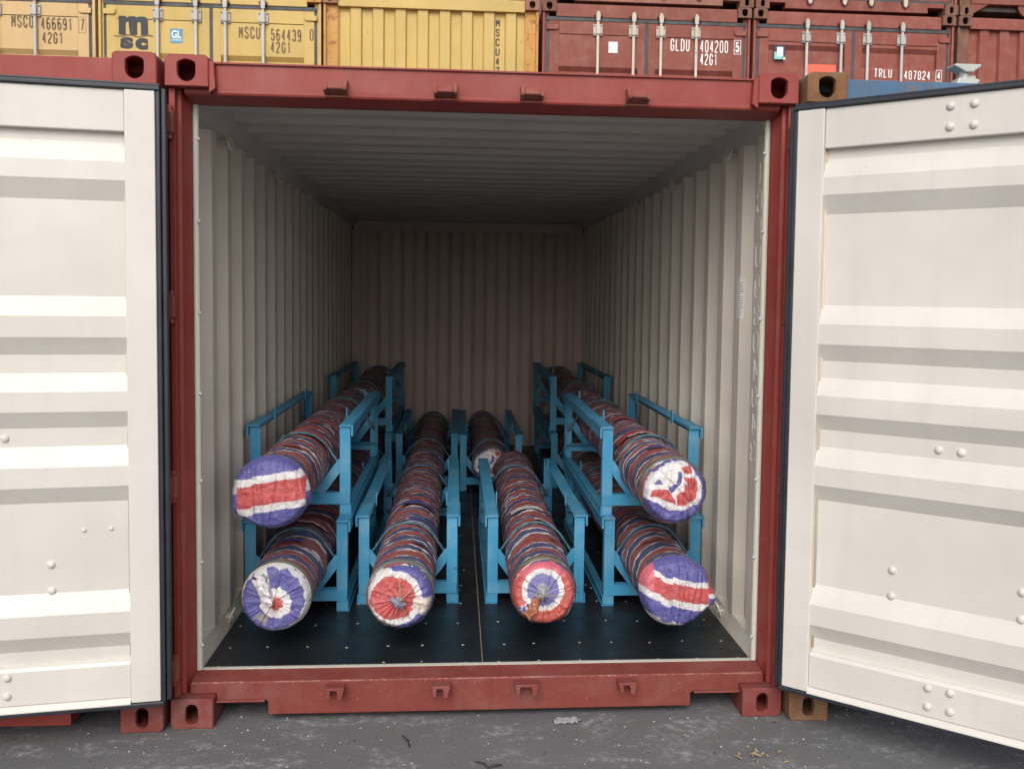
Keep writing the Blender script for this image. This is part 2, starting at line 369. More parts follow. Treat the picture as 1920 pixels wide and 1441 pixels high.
# corner castings ---------------------------------------------------------
def ray_poly(poly, ang):
    dx, dy = math.cos(ang), math.sin(ang); best = 1e9
    for i in range(len(poly)):
        (x1, y1), (x2, y2) = poly[i], poly[(i+1) % len(poly)]
        ex, ey = x2-x1, y2-y1; den = dx*ey-dy*ex
        if abs(den) < 1e-12: continue
        t = (x1*ey-y1*ex)/den; u = (x1*dy-y1*dx)/den
        if t > 1e-9 and -1e-6 <= u <= 1+1e-6: best = min(best, t)
    return (best*dx, best*dy)
def arc(cx, cz, r, a0, a1, n): return [(cx+r*math.cos(R(a0+(a1-a0)*i/n)), cz+r*math.sin(R(a0+(a1-a0)*i/n))) for i in range(n+1)]
def casting(top, mirror, mat):
    key = ('casting', top, mirror, mat)
    if key in CACHE: return CACHE[key]
    W, D, Hh = .162, .178, .118
    if top:
        outer = [(W, 0), (W, Hh-.010), (W-.012, Hh)] + arc(.026, Hh-.026, .026, 90, 180, 6) + [(0, 0)]
        hc = (.080, .060)
        hole = arc(0, -.008, .033, 180, 360, 12) + [(.033, .022)] + arc(0, -.008, .0475, 50, 130, 6) + [(-.033, .022)]
    else:
        outer = [(W, 0), (W, Hh-.004), (W-.004, Hh), (.004, Hh), (0, Hh-.004)] + arc(.02, .02, .02, 180, 270, 5)
        hc = (.080, .058)
        hole = arc(0, .016, .0235, 0, 180, 8) + arc(0, -.016, .0235, 180, 360, 8)
    op = [(x-hc[0], z-hc[1]) for x, z in outer]
    angs = sorted(set([round(2*math.pi*i/36, 5) for i in range(36)] + [round(math.atan2(z, x) % (2*math.pi), 5) for x, z in op+hole]))
    O = [ray_poly(op, a) for a in angs]; Hp = [ray_poly(hole, a) for a in angs]; n = len(angs)
    inner = [(-hc[0]+.02, -hc[1]+.018), (W-.02-hc[0], -hc[1]+.018), (W-.02-hc[0], Hh-.018-hc[1]), (-hc[0]+.02, Hh-.018-hc[1])]
    I = [ray_poly(inner, a) for a in angs]
    def V(p, y, k=1.0):
        x = p[0]*k+hc[0]; return (W-x if mirror else x, y, p[1]*k+hc[1])
    mb = MB()
    be = .004
    Ob = [(p[0]*(1-be/max(.02, math.hypot(*p))), p[1]*(1-be/max(.02, math.hypot(*p)))) for p in O]
    loops = [[V(p, D) for p in O], [V(p, be) for p in O], [V(p, 0) for p in Ob], [V(p, 0) for p in [(h[0]*1.07, h[1]*1.07) for h in Hp]],
             [V(p, .004) for p in Hp], [V(p, .026) for p in Hp], [V(p, .026) for p in I], [V(p, D-.02) for p in I]]
    vs_ = sum(loops, []); fs = []
    for li in range(len(loops)-1):
        for k in range(n): fs.append((li*n+k, li*n+(k+1) % n, (li+1)*n+(k+1) % n, (li+1)*n+k))
    fs.append(tuple(range(n))); fs.append(tuple(range((len(loops)-1)*n, len(loops)*n))[::-1])
    mb.add(vs_, fs); me = mb.mesh('corner_casting', mat); CACHE[key] = me; return me
CACHE = {}
HW = 1.219
def castings(root, H, Ln, mat, rear_mat=None):
    for mir in (False, True):
        for top in (False, True):
            x = HW-.162 if mir else -HW; z = H-.118 if top else 0
            put('corner_casting', casting(top, mir, mat if top or mat != 'maroon' else 'maroon_low'), root, (x, 0, z))
            # the far end: same block turned round
            put('corner_casting', casting(top, mir, rear_mat or mat), root, (-x, Ln, z), (0, 0, math.pi))

def corr(p0, p1, pitch, flat, slope, d_in, d_out, start_phase=0.0):
    """trapezoid wave: points (s, depth). starts at p0; 'flat' stays at d_in, the rest at d_out"""
    out = pitch-flat-2*slope
    ev = []; s = p0-start_phase
    while s < p1+pitch:
        for dd, dep in ((0, d_in), (flat, d_in), (flat+slope, d_out), (flat+slope+out, d_out)): ev.append((s+dd, dep))
        s += pitch
    def at(t):
        for (a, da), (b, db) in zip(ev, ev[1:]):
            if a <= t <= b: return da+(db-da)*((t-a)/(b-a) if b > a else 0)
        return d_in
    return [(p0, at(p0))]+[(a, d) for a, d in ev if p0 < a < p1]+[(p1, at(p1))]

# ------------------------------------------------------------------ ground
g = MB(); g.add([(-400, -400, 0), (400, -400, 0), (400, 400, 0), (-400, 400, 0)], [(0, 1, 2, 3)])
gr = g.build('ground', 'asphalt'); gr['kind'] = 'structure'

# ------------------------------------------------------------------ the open container
FZ = .165
def open_container():
    root = thing('open_container', 'maroon container standing open with cream inside and a cargo of striped rolls', 'container', (0, 0, 0), 'shipping containers')
    H, Ln = 2.591, 6.06
    castings(root, H, Ln, 'maroon')
    for s in (-1, 1):
        # corner post: hinge strip, rebate step, inner cheek
        prof = [(1.213, .10), (1.213, .030), (1.190, .030), (1.188, .058), (1.174, .062), (1.171, .085), (1.157, .125), (1.157, .16), (1.213, .16)]
        mb = MB(); mb.prism([(s*x, y) for x, y in prof], 2, .118, H-.118)
        mb.build('corner_post', 'maroon', root, bevel=.003)
        mb = MB(); mb.box(*sorted((s*1.172, s*1.213)), Ln-.139, Ln-.02, .118, H-.118)
        mb.build('corner_post', 'maroon', root)
        # pale seal bar inside the opening with its bolts
        mb = MB(); mb.tube([(s*1.1455, .150, FZ+.015), (s*1.1455, .150, 2.436)], .0118, 10)
        mb.box(*sorted((s*1.150, s*1.190)), .1605, .1695, FZ, 2.44)
        bar = mb.build('seal_bar', 'white_trim', root, smooth=False)
        for z in (.28, .62, .95, 1.3, 1.62, 1.98, 2.30):
            mb = MB(); mb.dome((s*1.1345, .145, z), (-s*.8, -.6, 0), .009, .009, 8); mb.build('bolt', 'galvanised', bar, smooth=True)
        # side wall: folded steel sheet
        ph = .476 if s < 0 else .541
        prof = corr(.17, Ln-.14, .278, .07, .068, 1.168, 1.204, start_phase=(.17-ph) % .278)
        mb = MB(); mb.strip([(s*d, y) for y, d in prof], 2, .23, 2.40)
        mb.build('side_wall', 'cream_inside', root)
        mb = MB(); mb.box(*sorted((s*1.2055, s*1.212)), .16, Ln-.14, .10, H-.06); mb.build('side_skin', 'maroon', root)
        mb = MB(); mb.prism([(s*1.150, 2.40), (s*1.204, 2.385), (s*1.204, 2.50), (s*1.100, 2.50), (s*1.100, 2.466)], 1, .165, Ln-.145)
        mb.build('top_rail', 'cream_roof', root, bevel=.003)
        mb = MB(); mb.prism([(s*1.147, FZ-.01), (s*1.204, FZ-.01), (s*1.204, .245), (s*1.172, .238)], 1, .165, Ln-.145)
        mb.build('bottom_rail', 'cream_inside', root)
        # lashing rings on the wall foot and under the roof
        for i, y in enumerate((.69, 1.85, 3.0, 4.2, 5.3)):
            for z, nm in ((.215, 0), (2.375, 1)):
                mb = MB(); cx = s*1.142
                pts = [(cx-s*.004*math.cos(a)-s*.012*math.sin(a)*(1 if nm == 0 else -1), y+.030*math.cos(a), z+.034*math.sin(a)) for a in [2*math.pi*k/14 for k in range(14)]]
                mb.tube(pts, .0055, 6, closed=True); mb.tube([(cx+s*.028, y-.02, z), (cx, y-.02, z), (cx, y+.02, z), (cx+s*.028, y+.02, z)], .008, 6)
                mb.build('lashing_ring', 'cream_inside', root, smooth=True)
        # hinge knuckles on the post
        for z in ((2.34, 1.646, .955, .235)):
            mb = MB(); mb.box(*sorted((s*1.1865, s*1.2165)), -.006, .0295, z-.043, z+.043); kn = mb.build('hinge', 'maroon_pale', root, bevel=.006)
            mb = MB(); mb.tube([(s*1.203, .012, z-.062), (s*1.203, .012, z-.0435)], .011, 8); mb.build('hinge_pin', 'maroon', kn)
            mb = MB(); mb.tube([(s*1.203, .012, z+.0435), (s*1.203, .012, z+.062)], .011, 8); mb.build('hinge_pin', 'maroon', kn)
    # header with its lip
    mb = MB(); mb.prism([(.040, 2.4735), (.040, 2.460), (.044, 2.453), (.118, 2.434), (.165, 2.434), (.165, 2.4735)], 0, -1.157, 1.157); mb.build('header_lip', 'maroon', root)
    mb = MB(); mb.prism([(.040, 2.4737), (.165, 2.4737), (.165, 2.500), (.150, 2.566), (.040, 2.566)], 0, -1.06, 1.06)
    mb.box(-1.06, 1.06, .030, .150, 2.5665, 2.573)
    mb.build('header', 'maroon', root)
    for s in (-1, 1):     # gusset between casting and header
        mb = MB(); mb.prism([(s*1.058, 2.572), (s*1.040, 2.568), (s*1.034, 2.47), (s*1.058, 2.452)], 1, .008, .041); mb.build('gusset', 'maroon', root, bevel=.002)
        # sill: sloped tread, front beam with the two end cut-outs
    mb = MB(); mb.prism([(.0655, .140), (.0655, .1622), (.1495, .1770), (.1495, .140)], 0, -1.157, 1.157); mb.build('sill_tread', 'maroon_dirty', root)
    poly = [(-1.157, .163), (-1.157, .1195), (-1.056, .1195), (-1.056, .090), (-.872, .090), (-.862, .088), (-.856, .082), (-.856, .030), (.852, .030), (.852, .082), (.858, .088), (.868, .090), (1.056, .090), (1.056, .1195), (1.157, .1195), (1.157, .163)]
    mb = MB(); mb.prism(poly, 1, .050, .065); mb.build('sill_beam', 'maroon_dirty', root, bevel=.004)
    mb = MB(); mb.tube([(-1.15, .0525, .1622), (1.15, .0525, .1622)], .0036, 8); mb.build('sill_edge', 'maroon_worn', root)
    for a, b in ((-1.056, -.866), (.862, 1.056)):
        mb = MB(); mb.box(a, b, .036, .0495, .087, .096); mb.build('sill_flange', 'maroon_dirty', root, bevel=.002)
    mb = MB(); mb.box(-1.155, 1.155, .150, .172, .150, .1795); mb.build('threshold_strip', 'white_trim', root)
    for x in (-.588, -.171, .165, .580):     # cam keepers on the header
        t = random.uniform(-.02, .02)
        k = 1 if x < 0 else -1
        mb = MB(); mb.prism([(-.016, 2.476), (-.020, 2.481), (.012, 2.507), (.0405, 2.510), (.0405, 2.464)], 0, x-.030, x+.030)
        mb.prism([(-.024, 2.472), (-.028, 2.484), (.010, 2.517), (.0405, 2.520), (.0405, 2.458)], 0, *sorted((x+k*.0305, x+k*.046)))
        mb.prism([(-.014, 2.470), (-.018, 2.476), (.012, 2.503), (.0405, 2.506), (.0405, 2.460)], 0, *sorted((x-k*.0305, x-k*.043)))
        mb.box(x-.044, x+.047, .030, .0405, 2.454, 2.4635)
        mb.build('cam_keeper', 'maroon_pale', root, bevel=.003)
    for x in (-.588, -.171, .172, .580):     # cam keepers on the sill
        w = .048 if abs(x-.172) < .01 else .038
        mb = MB(); mb.box(x-w, x+w, -.006, .0495, .142, .154)
        mb.prism([(x-w+.002, .145), (x-w+.022, .145), (x-w+.020, .112), (x-w+.008, .116)], 1, -.012, .0495)
        mb.prism([(x+w-.030, .145), (x+w-.002, .145), (x+w-.010, .108), (x+w-.026, .110)], 1, -.012, .0495)
        mb.build('cam_keeper', 'maroon_low', root, bevel=.003)
    # roof sheet
    prof = corr(.165, Ln-.10, .25, .085, .04, 2.452, 2.478, start_phase=.05)
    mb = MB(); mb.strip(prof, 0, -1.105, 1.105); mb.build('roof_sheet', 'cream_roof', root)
    mb = MB(); mb.box(-1.21, 1.21, .165, Ln-.02, 2.502, 2.575); mb.build('roof_skin', 'maroon', root)
    # far end wall
    prof = corr(-1.10, 1.10, .24, .078, .042, 5.955, 5.992, start_phase=.03)
    mb = MB(); mb.strip(prof, 2, FZ, 2.37); mb.build('end_wall', 'cream_end_shaded', root)
    mb = MB(); mb.box(-1.165, 1.165, 5.935, 5.99, 2.352, 2.45); mb.build('end_header', 'cream_end_shaded', root, bevel=.004)
    for s in (-1, 1):
        mb = MB(); mb.box(*sorted((s*1.08, s*1.1715)), 5.90, 5.99, FZ, 2.3515); mb.build('end_post', 'cream_end_shaded', root, bevel=.004)
    mb = MB(); mb.box(-1.21, 1.21, 5.995, Ln-.02, .12, 2.5); mb.build('end_skin', 'maroon', root)
    # plywood floor sheets with the metal seams and the screws
    ys = [.1725, 1.214, 3.60, 5.955]
    for a, b in zip(ys, ys[1:]):
        for x0, x1 in ((-1.145, -.004), (.004, 1.145)):
            mb = MB(); mb.box(x0, x1, a+.0015, b-.0015, FZ-.028, FZ); mb.build('floor_panel', 'floor_ply', root)
    mb = MB(); mb.box(-.0022, .0022, .174, 5.95, FZ-.02, FZ-.0005); mb.build('floor_seam', 'brass_strip', root)
    mb = MB()
    for y in (.215, .41, .69, .98, 1.19, 1.25, 1.55, 1.9, 2.3, 2.7, 3.1):
        for i in range(14):
            x = -1.09+i*2.18/13+random.uniform(-.02, .02)
            if abs(x) < .02: continue
            mb.dome((x, y+random.uniform(-.012, .012), FZ-.0002), (0, 0, 1), random.uniform(.0055, .0085), .0016, 7, 2)
    so = mb.build('floor_screws', 'screw_head', root); so['kind'] = 'stuff'
    # sticker and the number showing through on the right wall
    mb = MB(); mb.strip([(1.1664, .584), (1.1664, .5415), (1.1815, .512)], 2, 1.615, 1.800); st = mb.build('sticker', 'decal_label', root)
    for k in range(15):
        mb = MB(); w_ = random.uniform(.3, 1); mb.strip([(1.1655, .5405), (1.1655+.0125*w_, .5405-.0245*w_)], 2, 1.630+k*.0105, 1.630+k*.0105+.0035); mb.build('print', 'print_grey', st)
    z = 2.24
    for ch in 'TCLU9804043':
        if ch == '9': z -= .015
        hh = .090
        mb = MB()
        for path in GLYPH[ch]:
            pts = []
            for px, pz in path:
                yy = .268+px*.058; pts.append((1.1674, yy, z-hh/2+pz*hh))
            mb.tube(pts, .0016, 4)
        mb.build('lettering', 'decal_ghost', root)
        z -= .118
    # doors ---------------------------------------------------------------
    bands = [(2.300, -.038), (2.236, -.038), (2.165, -.004), (2.100, -.004), (2.028, -.038), (1.683, -.038), (1.612, -.004), (1.536, -.004), (1.471, -.038),
             (1.405, -.038), (1.339, -.004), (1.267, -.004), (1.205, -.038), (1.138, -.038), (1.066, -.004), (.993, -.004), (.931, -.038), (.598, -.038), (.525, -.004),
             (.445, -.004), (.385, -.038), (.330, -.038)]
    for s in (-1, 1):
        if s < 0: Hp = Vector((-1.205, -.141, 0)); d = Vector((-.988, -.153, 0)).normalized(); n = Vector((.153, -.988, 0)).normalized(); e0 = .006
        else: Hp = Vector((1.186, -.121, 0)); d = Vector((.765, -.644, 0)).normalized(); n = Vector((-.644, -.765, 0)).normalized(); e0 = -.014
        def tf(u, t, z, Hp=Hp, d=d, n=n):
            p = Hp+u*d+t*n; return (p.x, p.y, z)
        WD = 1.155; st = e0+.104
        mb = MB(tf); mb.strip([(t, z) for z, t in bands], 0, st-.004, WD-.09)
        door = mb.build('door', 'cream', root, bevel=.020)
        door['label'] = 'left door leaf swung fully back, cream inside' if s < 0 else 'right door leaf standing half open, cream inside'
        for a, b in ((e0, st), (WD-.094, WD)):
            mb = MB(tf); mb.box(a, b, -.050, 0, .177, 2.424); mb.build('stile', 'cream', door, bevel=.004)
        mb = MB(tf); mb.box(st+.0005, WD-.0945, -.048, -.008, 2.274, 2.424); mb.build('door_rail', 'cream', door, bevel=.004)
        mb = MB(tf); mb.prism([(-.048, .197), (-.008, .197), (-.008, .322), (-.016, .334), (-.042, .337)], 0, st+.0005, WD-.0945); mb.build('door_rail', 'cream', door, bevel=.003)
        mb = MB(tf); mb.prism([(-.05, .178), (.010, .176), (.010, .180), (-.006, .1965), (-.05, .1965)], 0, st+.0005, WD-.0945); mb.build('drip_ledge', 'cream', door)
        mb = MB(tf); mb.tube([(st+.003, -.036, .345), (st+.003, -.036, 2.27)], .0055, 6); mb.build('seal_bead', 'seal_bead', door, smooth=True)
        mb = MB(tf)      # outer skin of the leaf
        mb.box(e0-.006, WD, -.060, -.052, .18, 2.43); mb.build('door_skin', 'maroon', door)
        # rubber gasket: a double lip on the hinge side, one along the top and the bottom
        mb = MB(tf)
        mb.box(e0-.017, e0-.0005, -.052, -.004, .172, 2.438); mb.box(e0-.036, e0-.0175, -.058, -.016, .172, 2.436)
        mb.box(e0-.017, WD+.02, -.054, .004, 2.4245, 2.441); mb.box(e0-.017, WD+.02, -.058, -.010, 2.4415, 2.452)
        mb.box(e0-.012, WD+.02, -.058, .004, .158, .1755)
        mb.build('gasket', 'gasket', door, bevel=.004)
        rv = [(.53, 2.385, -.008), (.607, 2.386, -.008), (.53, 2.313, -.008), (.607, 2.314, -.008), (.528, .304, -.008), (.604, .304, -.008), (.529, .236, -.008), (.605, .236, -.008),
              (.528, 1.170, -.038), (.604, 1.168, -.038), (.383, .704, -.038), (.382, .607, -.038), (.815, .705, -.038), (.816, .610, -.038)]
        if s < 0: rv += [(.177, .828, -.038), (.27, .826, -.038)]
        for k, (u, z, t) in enumerate(rv):
            mb = MB(tf); small = (s < 0 and k >= 14)
            p = Vector((u, t, z)); mb.dome(p, (0, 1, 0), .009 if small else .0155, .008 if small else .011, 12, 3); mb.build('rivet', 'cream', door, smooth=True)
        for z in (2.34, 1.646, .955, .235):        # hinge blades reach back from the leaf to the knuckles
            mb = MB()
            p = Hp+(e0-.03)*d-.045*n; q = Vector((s*1.209, -.008, 0)); w = .006*Vector((-(q-p).normalized().y, (q-p).normalized().x, 0))
            mb.prism([tuple((p+w)[:2]), tuple((q+w)[:2]), tuple((q-w)[:2]), tuple((p-w)[:2])], 2, z-.045, z+.045); mb.build('hinge_blade', 'maroon', door)
    return root
open_container()

# ------------------------------------------------------------------ closed containers
def door_face(root, H, body, gask, rod, recesses, post):
    """door end: two leaves with recessed bands, four lock rods with guides and cams"""
    for s in (-1, 1):
        x0, x1 = .018, 1.135
        def X(a, b): return sorted((s*a, s*b))
        zt, zb = H-.205, .165
        prof = [(.052, H-.362)]
        for a, b, in recesses: prof += [(.052, H-a), (.092, H-a-.052), (.092, H-b+.05), (.052, H-b)]
        prof += [(.052, zb+.10)]
        mb = MB(); mb.strip(prof, 0, *X(.105, 1.02)); door = mb.build('door', body, root)
        for a, b in ((x0, .105), (1.02, x1)):
            mb = MB(); mb.box(*X(a, b), .050, .098, zb, zt); mb.build('stile', body, door, bevel=.004)
        mb = MB(); mb.box(*X(.1055, 1.0195), .0505, .098, H-.355, zt); mb.build('door_rail', body, door, bevel=.004)
        mb = MB(); mb.box(*X(.1055, 1.0195), .0505, .098, zb, zb+.10); mb.build('door_rail', body, door, bevel=.004)
        for fx in (.160, .575):
            cx = s*fx
            mb = MB(); mb.tube([(cx, .018, .10), (cx, .018, H-.10)], .0165, 10); rodo = mb.build('lock_rod', rod, door, smooth=True)
        for fx in (.160, .575):
            cx = s*fx
            for z in (H-.305, 1.1, .35):
                mb = MB(); mb.box(cx-.054, cx+.054, .028, .0495, z-.064, z+.064); mb.box(cx-.024, cx+.024, -.010, .0275, z-.055, z+.055)
                mb.m = 1
                for dx in (-.041, .041):
                    for dz in (-.045, .045): mb.box(cx+dx-.008, cx+dx+.008, .020, .0275, z+dz-.008, z+dz+.008)
                mb.build('rod_guide', [rod, 'bolt_dark'], door, bevel=.004)
            for z, sg in ((H-.155, 1), (.12, -1)):
                mb = MB(); mb.prism([(cx-.02, z-.055*sg), (cx+.02, z-.055*sg), (cx+.028, z+.01*sg), (cx+.012, z+.05*sg), (cx-.012, z+.05*sg), (cx-.028, z+.01*sg)], 1, -.004, .028)
                mb.m = 1
                mb.box(cx-.045, cx-.025, -.006, .032, z+.004, z+.024); mb.box(cx+.022, cx+.046, -.006, .032, z-.004, z+.026); mb.box(cx-.03, cx+.034, -.002, .030, z+.03*sg-.006, z+.03*sg+.006)
                mb.build('lock_cam', [rod, 'rust_maroon'], door, bevel=.003)
        for z in (H-.285, H*.62, H*.36, .30):
            mb = MB(); mb.prism([(s*1.03, z+.028), (s*1.165, z+.028), (s*1.165, z-.03), (s*1.05, z-.03), (s*1.03, z-.012)], 1, .030, .0495); mb.build('hinge_blade', body, door, bevel=.004)
        mb = MB(); mb.box(*X(1.1355, 1.166), .058, .090, zb, zt+.02); mb.build('gasket', gask, door)
    mb = MB(); mb.box(-1.166, 1.166, .044, .088, H-.2045, H-.165); mb.box(-.0175, .0175, .050, .088, .165, H-.2050); mb.box(-1.13, 1.13, .05, .088, .135, .1645); mb.build('gasket', gask, root)
    mb = MB(); mb.box(-1.057, 1.057, .034, .13, H-.1645, H-.018); mb.build('header', post, root, bevel=.004)
    mb = MB(); mb.prism([(-1.057, .134), (-1.057, .085), (-.86, .085), (-.86, .022), (.86, .022), (.86, .085), (1.057, .085), (1.057, .134)], 1, .034, .13); mb.build('sill_beam', body, root)
def end_face(root, H, body, post, raised):
    prof = corr(-1.06, 1.06, .2513, .110, .018, .075, .112, start_phase=.105)
    zb = .30 if raised else .16
    mb = MB(); mb.strip(prof, 2, zb, H-.135); mb.build('end_wall', body, root)
    mb = MB(); mb.box(-1.057, 1.057, .045, .13, H-.135, H-.004); mb.build('header', body, root, bevel=.004)
    if raised:      # high sill with the gusset plates at its ends, open underneath
        mb = MB(); mb.box(-1.057, 1.057, .05, .16, .16, .30); mb.build('sill_beam', body, root, bevel=.004)
        for s in (-1, 1):
            mb = MB(); mb.prism([(s*1.057, .16), (s*.84, .16), (s*1.057, .03)], 1, .06, .10); mb.build('gusset', body, root)
        mb = MB(); mb.prism(arc(-.32, .17, .15, 180, 360, 10), 1, .07, .10); mb.build('tunnel_lug', body, root)
    else:
        mb = MB(); mb.box(-1.057, 1.057, .045, .13, .03, .16); mb.build('sill_beam', body, root, bevel=.004)
def closed_container(label, loc, Ln, body, cast, face, post=None, gask='gasket_old', rod='rod_grey', recesses=((.72, .98), (1.2, 1.46), (1.6, 1.86), (2.0, 2.26)), raised=False, name='container'):
    H = 2.591; post = post or body
    root = thing(name, label, 'container', loc, 'shipping containers')
    castings(root, H, Ln, cast)
    for s in (-1, 1):
        mb = MB(); mb.prism([(s*1.213, .20), (s*1.213, .026), (s*1.186, .026), (s*1.182, .060), (s*1.135 if face == 'door' else s*1.06, .064), (s*1.135 if face == 'door' else s*1.06, .20)], 2, .118, H-.118)
        mb.build('corner_post', post, root, bevel=.003)
        mb = MB(); mb.box(*sorted((s*1.06, s*1.213)), Ln-.15, Ln-.03, .118, H-.118); mb.build('corner_post', post, root)
        prof = corr(.20, Ln-.15, .278, .07, .068, 1.172, 1.206)
        mb = MB(); mb.strip([(s*d, y) for y, d in prof], 2, .15, H-.06); mb.build('side_wall', body, root)
        mb = MB(); mb.box(*sorted((s*1.155, s*1.2055)), .18, Ln-.18, .05, .15); mb.box(*sorted((s*1.150, s*1.208)), .18, Ln-.18, H-.075, H-.02); mb.build('side_rail', body, root)
    mb = MB(); mb.box(-1.149, 1.149, .1305, Ln-.03, H-.05, H-.02); mb.build('roof_panel', body, root)
    mb = MB(); mb.box(-1.149, 1.149, .1305, Ln-.03, .10, .15); mb.build('floor', 'bolt_dark', root)
    mb = MB(); mb.box(-1.059, 1.059, Ln-.10, Ln-.031, .151, H-.051); mb.build('end_wall' if face == 'door' else 'rear_door', body, root)
    if face == 'door': door_face(root, H, body, gask, rod, recesses, post)
    else: end_face(root, H, body, post, raised)
    return root
# neighbours in the front row
closed_container('maroon container behind the left open door', (-1.219-.021-1.219, -.022, 0), 6.06, 'maroon', 'maroon', 'door')
blue = closed_container('weathered blue container with brown rusty corners, behind the right open door', (1.219+.016+1.219, -.046, 0), 6.06, 'blue_container', 'rust_casting', 'door')

# the stacked row behind: first tier is hidden by the front row, these stand one above it
BY, BZ, TZ = 7.2, 2.488, 2.488+2.591
cxs = [-5.337, -2.878, -.425, 2.048, 4.513, 6.985]
GL = ((.72, .98), (1.2, 1.46), (1.6, 1.86), (2.0, 2.26)); TR = ((.395, .665), (1.05, 1.31), (1.45, 1.71), (1.85, 2.11))
c0 = closed_container('pale yellow container with MSCU 466691 on its door', (cxs[0], BY, BZ), 12.19, 'yellow_pale', 'yellow_rusty', 'door', rod='rod_grey', post='yellow_pale')
c1 = closed_container('yellow container with the big dark msc emblem and MSCU 564439', (cxs[1], BY, BZ), 12.19, 'yellow', 'yellow_rusty', 'door', rod='rod_grey', post='yellow')
c2 = closed_container('yellow container showing its ribbed blank end with letters running down', (cxs[2], BY, BZ), 12.19, 'yellow', 'rust_pink', 'end', post='yellow_rusty')
c3 = closed_container('reddish container with white GLDU 404200 on its door', (cxs[3], BY, BZ), 12.19, 'maroon_old', 'rust_maroon', 'door', rod='rod_cream', recesses=GL)
c4 = closed_container('reddish container with white TRLU 487824 on its door', (cxs[4], BY, BZ), 12.19, 'maroon_pale', 'rust_maroon', 'door', rod='rod_grey', recesses=TR)
c5 = closed_container('ribbed red container end at the right edge of the stacked row', (cxs[5], BY, BZ), 12.19, 'maroon_pale', 'rust_maroon', 'end', post='rust_maroon')
closed_container('faded red container resting on top of the one marked GLDU', (cxs[3]+.02, BY, TZ), 12.19, 'rust_pink', 'rust_maroon', 'door', rod='rod_cream', recesses=GL)
closed_container('faded red container resting on top of the one marked TRLU', (cxs[4]+.02, BY, TZ), 12.19, 'maroon_old', 'rust_maroon', 'door', rod='rod_cream', recesses=TR)
closed_container('red container with a dark open tunnel under its end, top right of the stack', (cxs[5]+.01, BY, TZ), 12.19, 'maroon_old', 'rust_maroon', 'end', post='rust_maroon', raised=True)
# lettering and marks (x, z given in world, then moved to the container's own space)
def mark(c, s, x, z, h, w, mat, y=.0475, th=.014):
    return strokes(s, x-c.location.x, z-c.location.z, y, h, w, th, mat, c)
FACE = .0485
mark(c0, 'MSCU', -4.908, 4.655, .132, .235, 'decal_brown', FACE)
mark(c0, '466691', -4.545, 4.640, .132, .335, 'decal_brown', FACE)
mark(c0, '7', -4.270, 4.637, .130, .040, 'decal_brown', FACE)
mark(c0, '42G1', -4.590, 4.486, .125, .225, 'decal_brown', FACE)
mark(c1, 'MSCU', -2.459, 4.615, .132, .235, 'decal_brown', FACE)
mark(c1, '564439', -2.056, 4.600, .132, .335, 'decal_brown', FACE)
mark(c1, '0', -1.773, 4.612, .130, .045, 'decal_brown', FACE)
mark(c1, '42G1', -2.115, 4.463, .125, .225, 'decal_brown', FACE)
mark(c3, 'GLDU', 2.440, 4.640, .140, .225, 'decal_white', FACE, .0125)
mark(c3, '404200', 2.842, 4.634, .140, .330, 'decal_white', FACE, .0115)
mark(c3, '5', 3.119, 4.636, .118, .046, 'decal_white', FACE, .018)
mark(c3, '42G1', 2.782, 4.486, .135, .205, 'decal_white', FACE, .0125)
mark(c4, 'TRLU', 4.881, 4.392, .105, .215, 'decal_white', FACE, .012)
mark(c4, '487824', 5.300, 4.380, .105, .320, 'decal_white', FACE, .012)
mark(c4, '4', 5.566, 4.384, .090, .044, 'decal_white', FACE, .012)
def outline(c, x, z, w, h, mat, y=FACE, th=.006):
    mb = MB(); x -= c.location.x; z -= c.location.z
    for a, b, e, f in ((x-w, x-w+th, z-h, z+h), (x+w-th, x+w, z-h, z+h), (x-w+th, x+w-th, z-h, z-h+th), (x-w+th, x+w-th, z+h-th, z+h)): mb.add([(a, y, e), (b, y, e), (b, y, f), (a, y, f)], [(0, 1, 2, 3)])
    mb.build('number_box', mat, c)
outline(c3, 3.119, 4.636, .042, .082, 'decal_white'); outline(c4, 5.566, 4.384, .038, .066, 'decal_white'); outline(c0, -4.270, 4.637, .040, .086, 'decal_brown', th=.004)
for i, ch in enumerate('MSCU47'):
    mark(c2, ch, .325, 4.832-i*.108, .088, .048, 'decal_dark', .1095)
def quad(c, name, x0, x1, z0, z1, mat, y=FACE):
    mb = MB(); X, Z = c.location.x, c.location.z
    mb.add([(x0-X, y, z0-Z), (x1-X, y, z0-Z), (x1-X, y, z1-Z), (x0-X, y, z1-Z)], [(0, 1, 2, 3)]); return mb.build(name, mat, c)
